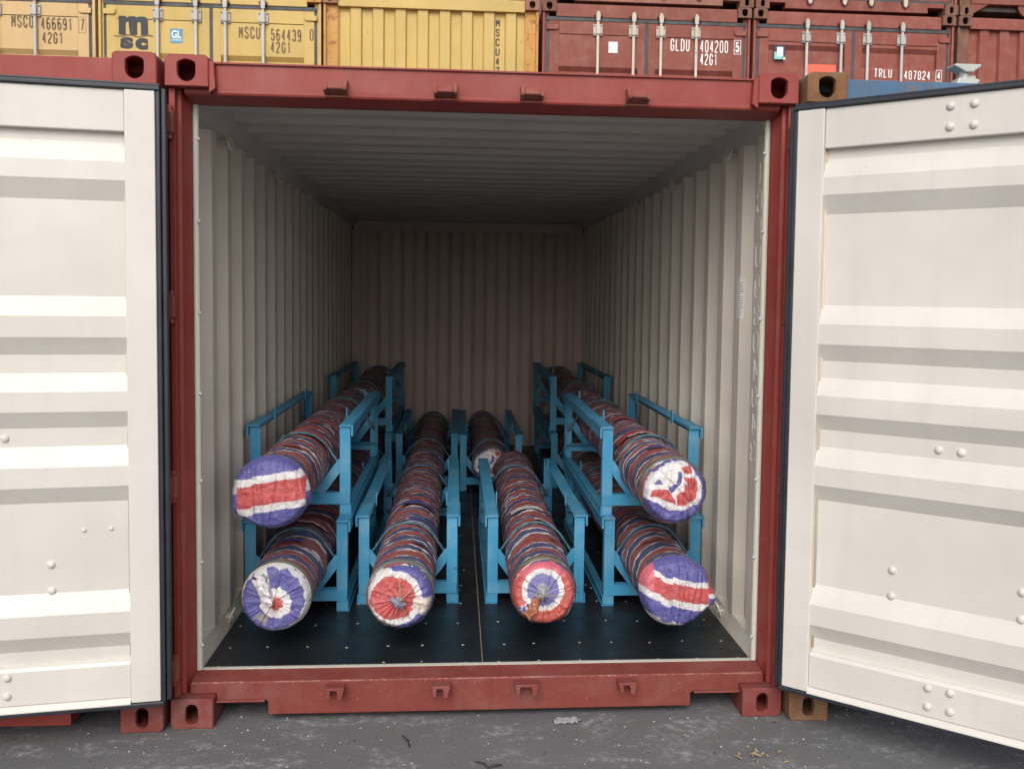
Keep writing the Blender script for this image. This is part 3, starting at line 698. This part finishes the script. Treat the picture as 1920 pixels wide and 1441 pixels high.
# the emblem: heavy lower-case m over a wave line, s and c below
def emblem():
    X, Z = c1.location.x, c1.location.z; bx, bz, w, h = -3.880-X, 4.546-Z, .315, .205
    def arch(cx, r, top, n=8): return [(cx+r*math.cos(a), top+r*math.sin(a)) for a in [math.pi*k/n for k in range(n+1)]]
    outer = [(0, 0), (0, .205), (.075, .205), (.085, .185)] + [(.085+(.12)*k/6, .195+.010*math.sin(math.pi*k/6)) for k in range(1, 6)] + [(.200, .192)] + [(.20+.075*k/5, .195+.010*math.sin(math.pi*k/5)) for k in range(1, 5)] + arc(.265, .155, .05, 80, 0, 6) + [(.315, 0), (.240, 0)]
    a2 = [(.240, .10)] + [(.218+.022*math.cos(a), .115+.03*math.sin(a)) for a in [math.pi*k/6 for k in range(7)]] + [(.196, 0), (.120, 0)]
    a1 = [(.120, .10)] + [(.097+.023*math.cos(a), .115+.03*math.sin(a)) for a in [math.pi*k/6 for k in range(7)]] + [(.074, 0)]
    poly = outer + a2 + a1
    bm = bmesh.new(); vs_ = [bm.verts.new((bx+p[0], FACE, bz+p[1])) for p in poly]; f = bm.faces.new(vs_)
    bmesh.ops.triangulate(bm, faces=[f]); me = bpy.data.meshes.new('emblem'); bm.to_mesh(me); bm.free(); me.materials.append(MATS['decal_dark'])
    e = put('emblem', me, c1)
    mb = MB(); xs = [-.05+.42*k/24 for k in range(25)]; zz = [4.549-Z-.010*math.sin((x+.05)/.42*4*math.pi)-.012 for x in xs]
    mb.add([(bx+x, FACE-.001, z-.006) for x, z in zip(xs, zz)]+[(bx+x, FACE-.001, z+.006) for x, z in zip(xs, zz)], [(k, k+1, 25+k+1, 25+k) for k in range(24)])
    mb.build('wave_line', 'decal_brown', e)
    lettering('s', bx+.085, 4.459-Z, FACE, .128, .140, 'decal_dark', e, .075); lettering('c', bx+.245, 4.452-Z, FACE, .128, .138, 'decal_dark', e, .075)
emblem()
q = quad(c1, 'sticker', -3.325, -3.190, 4.475, 4.630, 'decal_blue'); lettering('GL', -3.2575-c1.location.x, 4.570-c1.location.z, FACE-.0015, .085, .105, 'decal_white', q, .02)
lettering('Certified', -3.2575-c1.location.x, 4.510-c1.location.z, FACE-.0015, .024, .105, 'decal_white', q, .01)
quad(c3, 'sticker', 1.603, 1.708, 4.525, 4.650, 'decal_white')
q = quad(c4, 'sticker', 3.560, 3.690, 4.515, 4.675, 'decal_navy', .046); 
for nm, a, b, e, f, mt, yy in (('sticker_teal', 3.560, 3.655, 4.515, 4.60, 'decal_teal', .0445), ('sticker_sheet', 3.590, 3.665, 4.545, 4.655, 'decal_white', .043), ('sticker_corner', 3.665, 3.692, 4.512, 4.540, 'decal_white', .0445)):
    quad(c4, nm, a, b, e, f, mt, yy).parent = q
quad(c4, 'placard', 3.935, 4.305, 4.35, 4.47, 'decal_red')

# ------------------------------------------------------------------ steel cradles
FW = .244; FH = .437
def make_cradle(Ln, label):
    root = thing('steel_cradle', label, 'cradle', (0, 0, 0), 'blue steel cradles')
    m = 'cradle_blue'
    for y, sg in ((0, 1), (Ln, -1)):
        for s in (-1, 1):
            mb = MB(); mb.box(*sorted((s*(FW-.052), s*FW)), y, y+.005*sg if sg > 0 else y, .0052, FH-.0002) if sg > 0 else mb.box(*sorted((s*(FW-.052), s*FW)), y-.005, y, .0052, FH-.0002)
            mb.box(*sorted((s*(FW-.005), s*FW)), *sorted((y+.0052*sg, y+.05*sg)), .0052, FH-.0002); mb.build('post', m, root, bevel=.001)
            # diagonal brace from the post down to the cross beam
            a = Vector((s*.205, .262)); b = Vector((s*.085, .098)); t = (b-a).normalized(); w = .023*Vector((-t.y, t.x))
            mb = MB(); mb.prism([tuple(a+w), tuple(b+w), tuple(b-w), tuple(a-w)], 1, *sorted((y+.0056*sg, y+.0110*sg)))
            w2 = w*(1 if (a+w).length < (a-w).length else -1)
            mb.prism([tuple(a-w2), tuple(b-w2), tuple(b-w2*.78), tuple(a-w2*.78)], 1, *sorted((y+.0110*sg, y+.045*sg))); mb.build('brace', m, root, bevel=.001)
        mb = MB(); mb.box(-FW+.002, FW-.002, *sorted((y-.0055*sg, y-.0003*sg)), .050, .100); mb.box(-FW+.002, FW-.002, *sorted((y-.0003*sg, y+.044*sg)), .1002, .1052); mb.build('cross_beam', m, root, bevel=.001)
        # clamp rod over the roll
        yy = y+.025*sg; cz = .248; rr = .154
        pts = [(-.212, yy, .205), (-.192, yy, .238)] + [(rr*math.cos(R(an)), yy+.004*math.sin(an), cz+rr*math.sin(R(an))) for an in range(152, 24, -8)] + [(.192, yy, .238), (.212, yy, .205)]
        mb = MB(); mb.tube(pts, .0065, 8); cl = mb.build('clamp_rod', 'strap_steel', root, smooth=True)
        for s in (-1, 1):
            mb = MB(); dd = Vector((s*.52, 0, -.85)).normalized(); c = Vector((s*.196, yy, .232))
            mb.tube([c, c+dd*.014], .014, 6); mb.tube([c+dd*.02, c+dd*.034], .012, 6); mb.tube([c+dd*.014, c+dd*.05], .007, 6); mb.build('nut', 'bolt_dark', cl)
    for s in (-1, 1):
        # top rail: flat flange with an outer lip hanging down; bottom rail the same, lip up
        mb = MB(); mb.box(*sorted((s*(FW-.054), s*(FW+.010))), -.012, Ln+.012, FH, FH+.0055); mb.box(*sorted((s*(FW+.0048), s*(FW+.010))), -.012, Ln+.012, FH-.046, FH-.0002); rail = mb.build('top_rail', m, root, bevel=.001)
        mb = MB(); mb.box(*sorted((s*(FW-.048), s*(FW+.006))), -.014, .30, FH+.0058, FH+.0105); mb.box(*sorted((s*(FW+.0102), s*(FW+.0145))), -.014, .30, FH-.046, FH+.0105); mb.build('splice_plate', m, rail, bevel=.001)
        for y in (.34, Ln-.32):
            mb = MB(); mb.box(*sorted((s*(FW-.060), s*(FW-.0545))), y, y+.035, FH-.02, FH+.052); mb.build('stop_tab', m, rail)
        mb = MB(); mb.box(*sorted((s*(FW-.050), s*(FW+.010))), -.010, Ln+.010, 0, .005); mb.box(*sorted((s*(FW+.0005), s*(FW+.0060))), -.010, Ln+.010, .0052, .046); mb.build('bottom_rail', m, root, bevel=.001)
    return root

# ------------------------------------------------------------------ wrapped rolls
RED = (.50, .085, .085); BLU = (.105, .100, .315); WHT = (.70, .68, .68); DUL = (.26, .25, .22); GRY = (.30, .29, .33); ORA = (.53, .108, .085); PNK = (.62, .14, .18)
def inside(x, y, poly):
    r_ = False
    for (x1, y1), (x2, y2) in zip(poly, poly[1:]+poly[:1]):
        if (y1 > y) != (y2 > y) and x < (x2-x1)*(y-y1)/(y2-y1)+x1: r_ = not r_
    return r_
PATCHES = [([(245, 775), (262, 600), (365, 400), (600, 245), (910, 190), (985, 265), (1000, 345), (1065, 430), (1145, 600), (1130, 760), (1080, 865), (870, 960), (620, 955), (420, 830)], WHT),
           ([(500, 430), (730, 520), (620, 625), (560, 540)], (.66, .60, .56)),
           ([(360, 640), (600, 630), (690, 740), (740, 855), (640, 835), (440, 750), (340, 752)], RED),
           ([(735, 730), (860, 640), (905, 535), (835, 450), (1030, 450), (1072, 560), (1055, 720), (1000, 825), (850, 890), (755, 880)], RED),
           ([(808, 295), (970, 280), (972, 400), (880, 392)], RED),
           ([(612, 632), (705, 552), (800, 540), (660, 692)], BLU), ([(765, 350), (812, 360), (815, 535), (735, 560)], BLU),
           ([(395, 555), (440, 485), (485, 472), (535, 552)], BLU)]
def body_mesh(Ln, r, seed, mat, coarse=False, twist=1.0, pitch=.098):
    nt = 40 if coarse else 64; ds = .03 if coarse else .011
    ny = int(Ln/ds); vs_ = []; fs = []; uvs = []
    for j in range(ny+1):
        y = Ln*j/ny
        for k in range(nt):
            th = 2*math.pi*k/nt
            ph = y/(pitch*.5)+twist*k/nt+.9*mn.noise(Vector((0, y*3.1+seed, 0)))
            saw = 1-(ph % 1.0)
            rr = r+.0045*saw-.002
            rr += .0062*mn.noise(Vector((math.cos(th)*2.2, y*6, math.sin(th)*2.2+seed)))+.0045*mn.noise(Vector((math.cos(th)*4, y*20, math.sin(th)*4+seed+9)))
            rr -= .0040*max(0, .28-abs(mn.noise(Vector((math.cos(th)*5, y*28, math.sin(th)*5+seed)))))*2.2; rr += .0026*mn.noise(Vector((math.cos(th)*9, y*60, math.sin(th)*9+seed)))
            e = min(y, Ln-y)
            if e < .02: rr -= .016*(1-e/.02)**2
            vs_.append((rr*math.cos(th), y, rr*math.sin(th)))
    for j in range(ny):
        for k in range(nt): fs.append((j*nt+k, j*nt+(k+1) % nt, (j+1)*nt+(k+1) % nt, (j+1)*nt+k))
    fs.append(tuple(ny*nt+k for k in range(nt)))
    me = bpy.data.meshes.new('wrapping'); me.from_pydata(vs_, [], fs)
    uv = me.uv_layers.new(name='UVMap'); dat = []
    for j in range(ny):
        for k in range(nt):
            a, b = Ln*j/ny, Ln*(j+1)/ny; t0, t1 = k/nt, (k+1)/nt
            dat += [a, t0, a, t1, b, t1, b, t0]
    dat += [Ln, 0]*nt
    uv.data.foreach_set('uv', dat)
    me.materials.append(MATS[mat]); me.polygons.foreach_set('use_smooth', [True]*len(me.polygons)); me.update(); return me
def cap_mesh(r, kind, seed, nr=44, nt=160):
    """closed end of a roll: pleated or folded sheet; front is -y; colours follow the print of the sheet"""
    rnd = random.Random(seed)
    npl = 30; pa = [rnd.uniform(0, 2*math.pi) for i in range(npl)]; am = [rnd.uniform(.15, 1) for _ in pa]; wd = [rnd.uniform(.018, .07) for _ in pa]
    def pleat(th):
        s = 0
        for a, w, ww in zip(pa, am, wd):
            d = (th-a+math.pi) % (2*math.pi)-math.pi
            s += w*math.exp(-(d/ww)**2)
        return min(s, 1.3)
    gathered = kind in ('ring_blue', 'ring_red', 'ring_orange')
    folds = [(rnd.uniform(-.8, .8), rnd.uniform(-.2, .2)) for _ in range(8)]
    vs_, cs, fs = [], [], []
    def outline_r(th):
        c, s = math.cos(th), math.sin(th)
        k = 1+.012*mn.noise(Vector((c*2, s*2, seed)))
        if kind == 'fold_left':
            k *= 1.0+.17*math.exp(-((th-R(203))/.30)**2)+.05*math.exp(-((th-R(160))/.4)**2)+.07*math.exp(-((th-R(350) if th > 3 else th+R(10)))**2/.05)
        if kind == 'fold_right':
            k *= 1.0+.22*math.exp(-((th-R(350) if th > 3 else th+R(10))/.24)**2)+.09*math.exp(-((th-R(150))/.45)**2)+.05*math.exp(-((th-R(30))/.3)**2)
        return r*k
    for i in range(nr+1):
        q = i/nr
        for k in range(nt):
            th = 2*math.pi*k/nt; c, s = math.cos(th), math.sin(th); R0 = outline_r(th)
            x, z = q*R0*c, q*R0*s; X, Zz = x/r, z/r
            n1 = mn.noise(Vector((X*3, Zz*3, seed))); n2 = mn.noise(Vector((X*9, Zz*9, seed+5)))
            edge = max(0, (q-.80)/.20)
            y = -.030+.048*edge**2.2+.005*n1+.003*n2
            if gathered:
                dep = (1-q)**.6*.010+.004
                y += -.006*(1-q)-pleat(th)*dep*min(1, q*5)*(1-.6*edge)*.9+.012*math.exp(-(q/.14)**2)*(-1)
            else:
                y += -.020*(1-q*q)
                for fx, sl in folds:
                    d = X-(fx+sl*Zz)
                    y += .0085*math.exp(-(d/.026)**2)*(1 if d > 0 else .35)
                if kind == 'patches': y += .010*math.exp(-((X*.7+Zz*.7-.1)/.05)**2)+.006*mn.noise(Vector((X*5, Zz*5, 3)))
            # colour
            wob = .05*mn.noise(Vector((c*4, s*4, seed+2)))+.008*mn.noise(Vector((c*14, s*14, seed)))+.014*pleat(th)
            if kind == 'ring_blue':
                u = math.hypot(X-.05, Zz+.08)+wob*1.3
                col = ORA if u < .20 else (WHT if u < .44 else BLU)
                if math.hypot(X+.04, Zz-.03)+wob > .90: col = WHT
                a = math.degrees(th)
                if 104 < a < 130 and q > .20: col = tuple(.9*v for v in WHT)
                if 222 < a < 250 and q > .5 and n1 > -.1: col = DUL
            elif kind == 'ring_red':
                u = math.hypot(X+.14, Zz-.02)*(1-.16*max(0, -X))+wob
                col = RED if u < .64 else (WHT if u < .83 else BLU)
                a = math.degrees(th)
                if 340 < a or a < 2:
                    if q > .42: col = (.62, .54, .47)
                if 322 < a <= 340 and q > .45: col = (.55, .45, .38) if n2 > -.1 else WHT
                if 235 < a < 262 and q > .80: col = DUL
                if math.hypot(X+.02, Zz+.08) < .15: col = GRY
            elif kind == 'ring_orange':
                u = math.hypot(X+.05, Zz-.16)+wob*.8
                col = GRY if u < .20 else ((.20, .19, .42) if u < .50 else (WHT if u < .66 else (ORA if n1+.3*Zz < .05 else (.52, .10, .10))))
                if u > .66 and Zz > .55: col = PNK
                a = math.degrees(th)
                if 205 < a < 222 and q > .55: col = WHT if n2 > 0 else BLU
                if 222 <= a < 240 and q > .40: col = (.40, .17, .08)
                if 236 <= a < 255 and q > .82: col = (.30, .29, .20)
            elif kind == 'fold_left':
                v = Zz-.14*X+.04*mn.noise(Vector((X*2, 0, seed)))+(.05 if X < -.45 else 0)-.02
                col = BLU if v > .52 else (WHT if v > .32 else (RED if v > -.27 else (WHT if v > -.47 else BLU)))
                if X < -.86 and v < .52: col = BLU if v < .15 else WHT
                if X > .93: col = BLU if v < -.1 else WHT
            elif kind == 'fold_right':
                v = Zz+.27*X-.12*X*X-.02+.03*mn.noise(Vector((X*5, 0, seed)))+(.05 if -.48 < X < -.15 else 0)
                col = BLU if v > .42 else (WHT if v > .27 else (RED if v > -.18 else (WHT if v > -.38 else (BLU if v > -.84 else WHT))))
                if X < -.66 and v > -.18: col = PNK
                if X > .88: col = RED if v > .1 else (WHT if v > -.02 else (BLU if v > -.25 else WHT))
            else:      # patches of folded sheet
                px = 740+500*(X+.03*mn.noise(Vector((X*5, Zz*5, 8)))+.012*n2); py = 700-500*(Zz+.03*mn.noise(Vector((X*5, Zz*5, 12))))
                col = BLU
                for poly, c_ in PATCHES:
                    if inside(px, py, poly): col = c_
            f = 1-.10*max(0, n2)
            vs_.append((x, y, z)); cs += [col[0]*f, col[1]*f, col[2]*f, 1]
    for i in range(nr):
        for k in range(nt):
            fs.append((i*nt+k, i*nt+(k+1) % nt, (i+1)*nt+(k+1) % nt, (i+1)*nt+k))
    me = bpy.data.meshes.new('end_cap'); me.from_pydata(vs_, [], fs)
    ca = me.color_attributes.new('sheet', 'FLOAT_COLOR', 'POINT'); ca.data.foreach_set('color', cs)
    me.materials.append(MATS['cap_sheet']); me.polygons.foreach_set('use_smooth', [True]*len(me.polygons)); me.update(); return me
def band(parent, y0, y1, r, seed, mat, name='film_band', nt=64):
    vs_, fs = [], []; ys = [y0+(y1-y0)*i/5 for i in range(6)]
    for j, y in enumerate(ys):
        for k in range(nt):
            th = 2*math.pi*k/nt; yy = y+.006*mn.noise(Vector((math.cos(th)*2, math.sin(th)*2, seed)))
            rr = r+.004+.0022*mn.noise(Vector((math.cos(th)*5, y*70, math.sin(th)*5+seed)))-(.006 if j in (0, 5) else 0)
            vs_.append((rr*math.cos(th), yy, rr*math.sin(th)))
    for j in range(5):
        for k in range(nt): fs.append((j*nt+k, j*nt+(k+1) % nt, (j+1)*nt+(k+1) % nt, (j+1)*nt+k))
    mb = MB(); mb.add(vs_, fs); return mb.build(name, mat, parent, smooth=True)
def patch(parent, y0, y1, a0, a1, r, col_mat, seed):
    """a loose lap of sheet lying on the winding"""
    vs_, fs = [], []; nu, nv = 5, 20
    for j in range(nu+1):
        for k in range(nv+1):
            th = R(a0+(a1-a0)*k/nv); y = y0+(y1-y0)*j/nu+.016*mn.noise(Vector((k*.25, j*.1, seed)))
            rr = r+.0125+.003*mn.noise(Vector((k*.5, j*1.2, seed)))
            vs_.append((rr*math.cos(th), y, rr*math.sin(th)))
    for j in range(nu):
        for k in range(nv): fs.append((j*(nv+1)+k, j*(nv+1)+k+1, (j+1)*(nv+1)+k+1, (j+1)*(nv+1)+k))
    mb = MB(); mb.add(vs_, fs); return mb.build('sheet_lap', col_mat, parent, smooth=True)
simple('lap_red', (.36, .085, .085), .4, .3, 20, .6); simple('lap_white', (.55, .53, .54), .4, .2, 20, .6); simple('lap_blue', (.085, .088, .23), .4, .3, 20, .6); simple('lap_orange', (.40, .15, .08), .4, .3, 20, .6); simple('lap_slate', (.20, .20, .27), .35, .45, 30, .6)
def crumpled(pts, r0, r1, mat, parent, name, amp=.008, n=22):
    m = len(pts)-1; q = [t*m/18 for t in range(19)]
    path = [tuple(Vector(pts[min(m-1, int(t))]).lerp(Vector(pts[min(m, int(t)+1)]), t-min(m-1, int(t)))) for t in q]
    mb = MB(); mb.tube(path, [r0+(r1-r0)*k/18 for k in range(19)], n)
    mb.v = [tuple(Vector(v)+Vector((amp*mn.noise(Vector(v)*55), amp*mn.noise(Vector(v)*70+Vector((3, 0, 0))), amp*mn.noise(Vector(v)*55+Vector((0, 5, 0)))))) for v in mb.v]
    return mb.build(name, mat, parent, smooth=True)
def make_roll(label, x, y, z, Ln, r, kind, seed, wrap, yaw=0, coarse=False, capr=None, film='film_olive'):
    root = thing('wrapped_roll', label, 'roll', (x, y, z-r), 'striped wrapped rolls', yaw)
    ax = bpy.data.objects.new('axis', None)
    up = (0, 0, r)
    tw = -1.0 if wrap == 'wrap_c' else 1.0
    b = put('wrapping', body_mesh(Ln, r, seed, wrap, coarse, tw), root, up)
    cr = (capr or r*.985)
    c = put('end_cap', cap_mesh(cr, kind, seed, *((20, 80) if coarse else (44, 160))), root, (0, .006, r))
    fb = band(root, .030, .085, r, seed, film); fb.location = up
    if not coarse:
        rl = random.Random(seed+1)
        y0 = rl.uniform(.70, .74); a0 = rl.uniform(0, 40)
        p = patch(root, y0, y0+rl.uniform(.06, .12), a0, a0+rl.uniform(70, 115), r, rl.choice(('lap_red', 'lap_blue')), seed); p.location = up
        p = patch(root, y0-.018, y0+.006, a0+8, a0+rl.uniform(60, 100), r+.001, 'lap_white', seed+3); p.location = up
        y1 = rl.uniform(.25, .40); a1 = rl.uniform(20, 90)
        p = patch(root, y1, y1+rl.uniform(.025, .05), a1, a1+rl.uniform(40, 70), r, rl.choice(('lap_red', 'lap_blue', 'lap_white')), seed+6); p.location = up
        y1 = rl.uniform(.85, 1.3); a1 = rl.uniform(20, 90)
        p = patch(root, y1, y1+rl.uniform(.04, .09), a1, a1+rl.uniform(40, 80), r, rl.choice(('lap_red', 'lap_blue', 'lap_white')), seed+8); p.location = up
    if kind in ('ring_red',):
        crumpled([(-.030, -.046, r+.004), (-.016, -.056, r-.006), (.002, -.060, r-.014), (.020, -.054, r-.022)], .013, .016, 'lap_slate', root, 'knot', .009)
        for pts in ([(.010, .004, r*1.98), (.0, -.045, r*1.35), (-.004, -.066, r*1.0), (.03, -.05, r*.62), (-.012, .004, r*.04)],
                    [(-.015, .004, r*1.97), (.004, -.044, r*1.4), (.006, -.066, r*1.0), (-.02, -.05, r*.55), (-.06, .004, r*.12)],
                    [(.11, -.004, r*1.62), (.05, -.046, r*1.28), (.0, -.064, r*1.0)]):
            mb = MB(); mb.tube(pts, .0018, 5); mb.build('string', 'twine', root)
    if kind == 'ring_blue':
        crumpled([(-.056, -.020, r+.098), (-.046, -.036, r+.068), (-.032, -.048, r+.034), (-.018, -.056, r+.004), (-.010, -.058, r-.014)], .034, .011, 'lap_white', root, 'loose_tail', .018, 30)
    if kind == 'ring_orange':
        crumpled([(-.030, -.050, r-.006), (-.040, -.050, r-.036), (-.052, -.040, r-.066), (-.062, -.024, r-.092)], .012, .022, 'lap_orange', root, 'loose_tail', .014)
        crumpled([(-.040, -.046, r+.004), (-.022, -.054, r-.002), (-.008, -.054, r-.004)], .010, .012, 'film_grey', root, 'knot', .008)
        mb = MB(); mb.tube([(-.05, -.044, r+.01), (.0, -.056, r+.004), (.06, -.046, r), (.135, -.01, r-.002)], .0018, 5); mb.build('string', 'twine', root)
    bpy.data.objects.remove(ax)
    return root

RR = .143
cr1 = make_cradle(1.66, 'blue steel cradle on the floor carrying the lower left corner roll')
def place(o, x, y, z, label=None, yaw=0):
    o.location = (x, y, z); o.rotation_euler = (0, 0, yaw)
    if label: o['label'] = label
    return o
place(cr1, -.884, .885, FZ)
specs = [(-.884, 1.005, FZ+.4485, 'upper blue steel cradle in the left stack, nearest the doors'),
         (-.352, .985, FZ, 'blue steel cradle on the floor, left of the middle aisle at the front'),
         (.288, .975, FZ, 'blue steel cradle on the floor, right of the middle aisle at the front'),
         (.868, .915, FZ, 'blue steel cradle on the floor carrying the lower right corner roll'),
         (.856, .945, FZ+.4485, 'upper blue steel cradle in the right stack, nearest the doors'),
         (-.872, 3.80, FZ, 'lower blue cradle in the left stack at the dark far end'),
         (-.872, 3.86, FZ+.4485, 'upper blue cradle in the left stack at the dark far end'),
         (-.347, 3.76, FZ, 'blue cradle on the floor at the far end, left of the aisle'),
         (.160, 3.70, FZ, 'blue cradle on the floor at the far end, right of the aisle'),
         (.892, 3.80, FZ, 'lower blue cradle in the right stack at the dark far end'),
         (.892, 3.92, FZ+.4485, 'upper blue cradle in the right stack at the dark far end')]
for x, y, z, lab in specs: place(copy_tree(cr1), x, y, z, lab)
ZL = FZ+.1055+RR; ZU = FZ+.4485+.1055+RR
make_roll('striped roll with a flat folded blue and red banded end, topmost on the left', -.895, .33, ZU, 3.05, RR, 'fold_left', 11, 'wrap_a', 0, capr=.157, film='film_olive')
make_roll('striped roll with a blue ring end and white tail, beneath the top left roll', -.876, .32, ZL, 3.0, RR, 'ring_blue', 23, 'wrap_b', 0, capr=.146, film='film_olive')
make_roll('striped roll with a red pleated end tied with string, left of the aisle', -.353, .32, ZL, 2.95, RR, 'ring_red', 37, 'wrap_a', 0, film='film_grey')
make_roll('striped roll with an orange end round a blue centre, right of the aisle', .270, .35, ZL, 2.95, RR, 'ring_orange', 41, 'wrap_b', -.012, film='film_olive')
make_roll('striped roll with a wide folded end of tilted bands, lower right', .853, .34, ZL, 3.0, RR, 'fold_right', 53, 'wrap_a', 0, capr=.158, film='film_grey')
make_roll('striped roll with a patchwork white and red end, topmost on the right', .832, .32, ZU, 3.05, RR, 'patches', 67, 'wrap_c', -.010, film='film_olive')
for x, y, z, lab, kd, sdd in ((-.872, 3.42, ZL, 'dim striped roll at the far end, bottom of the left stack', 'ring_red', 71), (-.872, 3.44, ZU, 'dim striped roll at the far end, top of the left stack', 'ring_blue', 73),
                          (-.347, 3.33, ZL, 'dim striped roll at the far end, left of the aisle', 'ring_red', 79), (.150, 3.40, ZL, 'dim striped roll at the far end, right of the aisle, crumpled pale end', 'patches', 83),
                          (.892, 3.42, ZL, 'dim striped roll at the far end, bottom of the right stack', 'ring_blue', 89), (.892, 3.46, ZU, 'dim striped roll at the far end, top of the right stack', 'ring_red', 97)):
    make_roll(lab, x, y, z, 2.40, RR-.004, kd, sdd, 'wrap_c' if sdd % 3 == 0 else 'wrap_b', 0, coarse=True)

# ------------------------------------------------------------------ small things
def twistlock():
    root = thing('twistlock', 'pale galvanised twistlock standing on the blue container above the right door', 'twistlock', (1.924, .06, 2.576))
    m = 'galvanised'
    mb = MB(); mb.prism([(-.045, 0), (.035, 0), (.052, .012), (.052, .022), (.03, .028), (-.036, .028)], 1, -.03, .03); mb.build('base_cone', m, root, bevel=.004)
    mb = MB(); mb.tube([(0, 0, .026), (.0, 0, .062)], [.018, .020], 12); mb.box(-.008, .045, -.012, .012, .030, .042); mb.build('shaft', m, root, bevel=.003)
    mb = MB(); mb.prism([(-.010, .050), (.020, .050), (.052, .072), (.054, .082), (-.056, .082), (-.058, .074)], 1, -.035, .035); mb.build('top_cone', m, root, bevel=.004)
twistlock()
def scrap():
    mb = MB(); vs_, fs = [], []; nx, ny = 9, 5
    for j in range(ny):
        for i in range(nx):
            vs_.append((i*.018-.07+.01*mn.noise(Vector((i, j, 1))), j*.016+.012*mn.noise(Vector((i*.7, j, 4))), .004+.018*abs(mn.noise(Vector((i*.6, j*.8, 2))))))
    fs = [(j*nx+i, j*nx+i+1, (j+1)*nx+i+1, (j+1)*nx+i) for j in range(ny-1) for i in range(nx-1) if (i, j) not in ((0, 3), (7, 0), (7, 3))]
    mb.add(vs_, fs); o = mb.build('plastic_scrap', 'scrap_film'); o.location = (.335, -.035, .002); o.scale = (.75, .8, .8); tag(o, 'crumpled grey plastic scrap on the ground under the sill', 'litter')
scrap()
def chips():
    rnd = random.Random(3)
    mb = MB()
    for k in range(16):
        x, y = 1.02+rnd.gauss(0, .045), -.31+rnd.gauss(0, .03); a = rnd.uniform(0, math.pi); l = rnd.uniform(.005, .017); w = rnd.uniform(.002, .005)
        c, s = math.cos(a), math.sin(a); z = rnd.uniform(.003, .008)
        mb.add([(x-c*l-s*w, y-s*l+c*w, z), (x+c*l-s*w, y+s*l+c*w, z+.003), (x+c*l+s*w, y+s*l-c*w, z+.001), (x-c*l+s*w, y-s*l-c*w, z), (x, y, z+.008)], [(0, 1, 4), (1, 2, 4), (2, 3, 4), (3, 0, 4)])
    o = mb.build('wood_chips', 'wood_chip'); o['kind'] = 'stuff'
    for nm, mat, num in (('pale_grit', 'pebble_pale', 420), ('dark_grit', 'pebble_dark', 160)):
        mb = MB()
        for k in range(num):
            x, y = rnd.uniform(-2.2, 2.4), -.75+rnd.random()**.8*1.2-.15
            if y > 0: y -= .2
            r = .0015+.0042*rnd.random()**2.5; n = 5
            mb.add([(x+r*rnd.uniform(.7, 1.3)*math.cos(2*math.pi*i/n), y+r*rnd.uniform(.7, 1.3)*math.sin(2*math.pi*i/n), .0005) for i in range(n)]+[(x, y, r*rnd.uniform(.5, 1))], [(i, (i+1) % n, n) for i in range(n)])
        o = mb.build(nm, mat); o['kind'] = 'stuff'
    for px, py, a, l in ((-.30, -.15, 1.9, .05), (.03, -.36, .3, .03), (-.02, -.34, 2.4, .03)):
        mb = MB(); c, s = math.cos(a), math.sin(a)
        mb.tube([(px-c*l, py-s*l, .006), (px-c*l*.2+.006, py-s*l*.2, .010), (px+c*l, py+s*l, .005)], [.0035, .0045, .002], 6)
        o = mb.build('twig', 'pebble_dark')
        tag(o, {-.30: 'short dark twig lying before the sill, leftmost of the three', .03: 'dark twig on the asphalt, right one of the close pair', -.02: 'dark twig on the asphalt, left one of the close pair'}[px], 'twig', 'dark twigs on the asphalt')
chips()
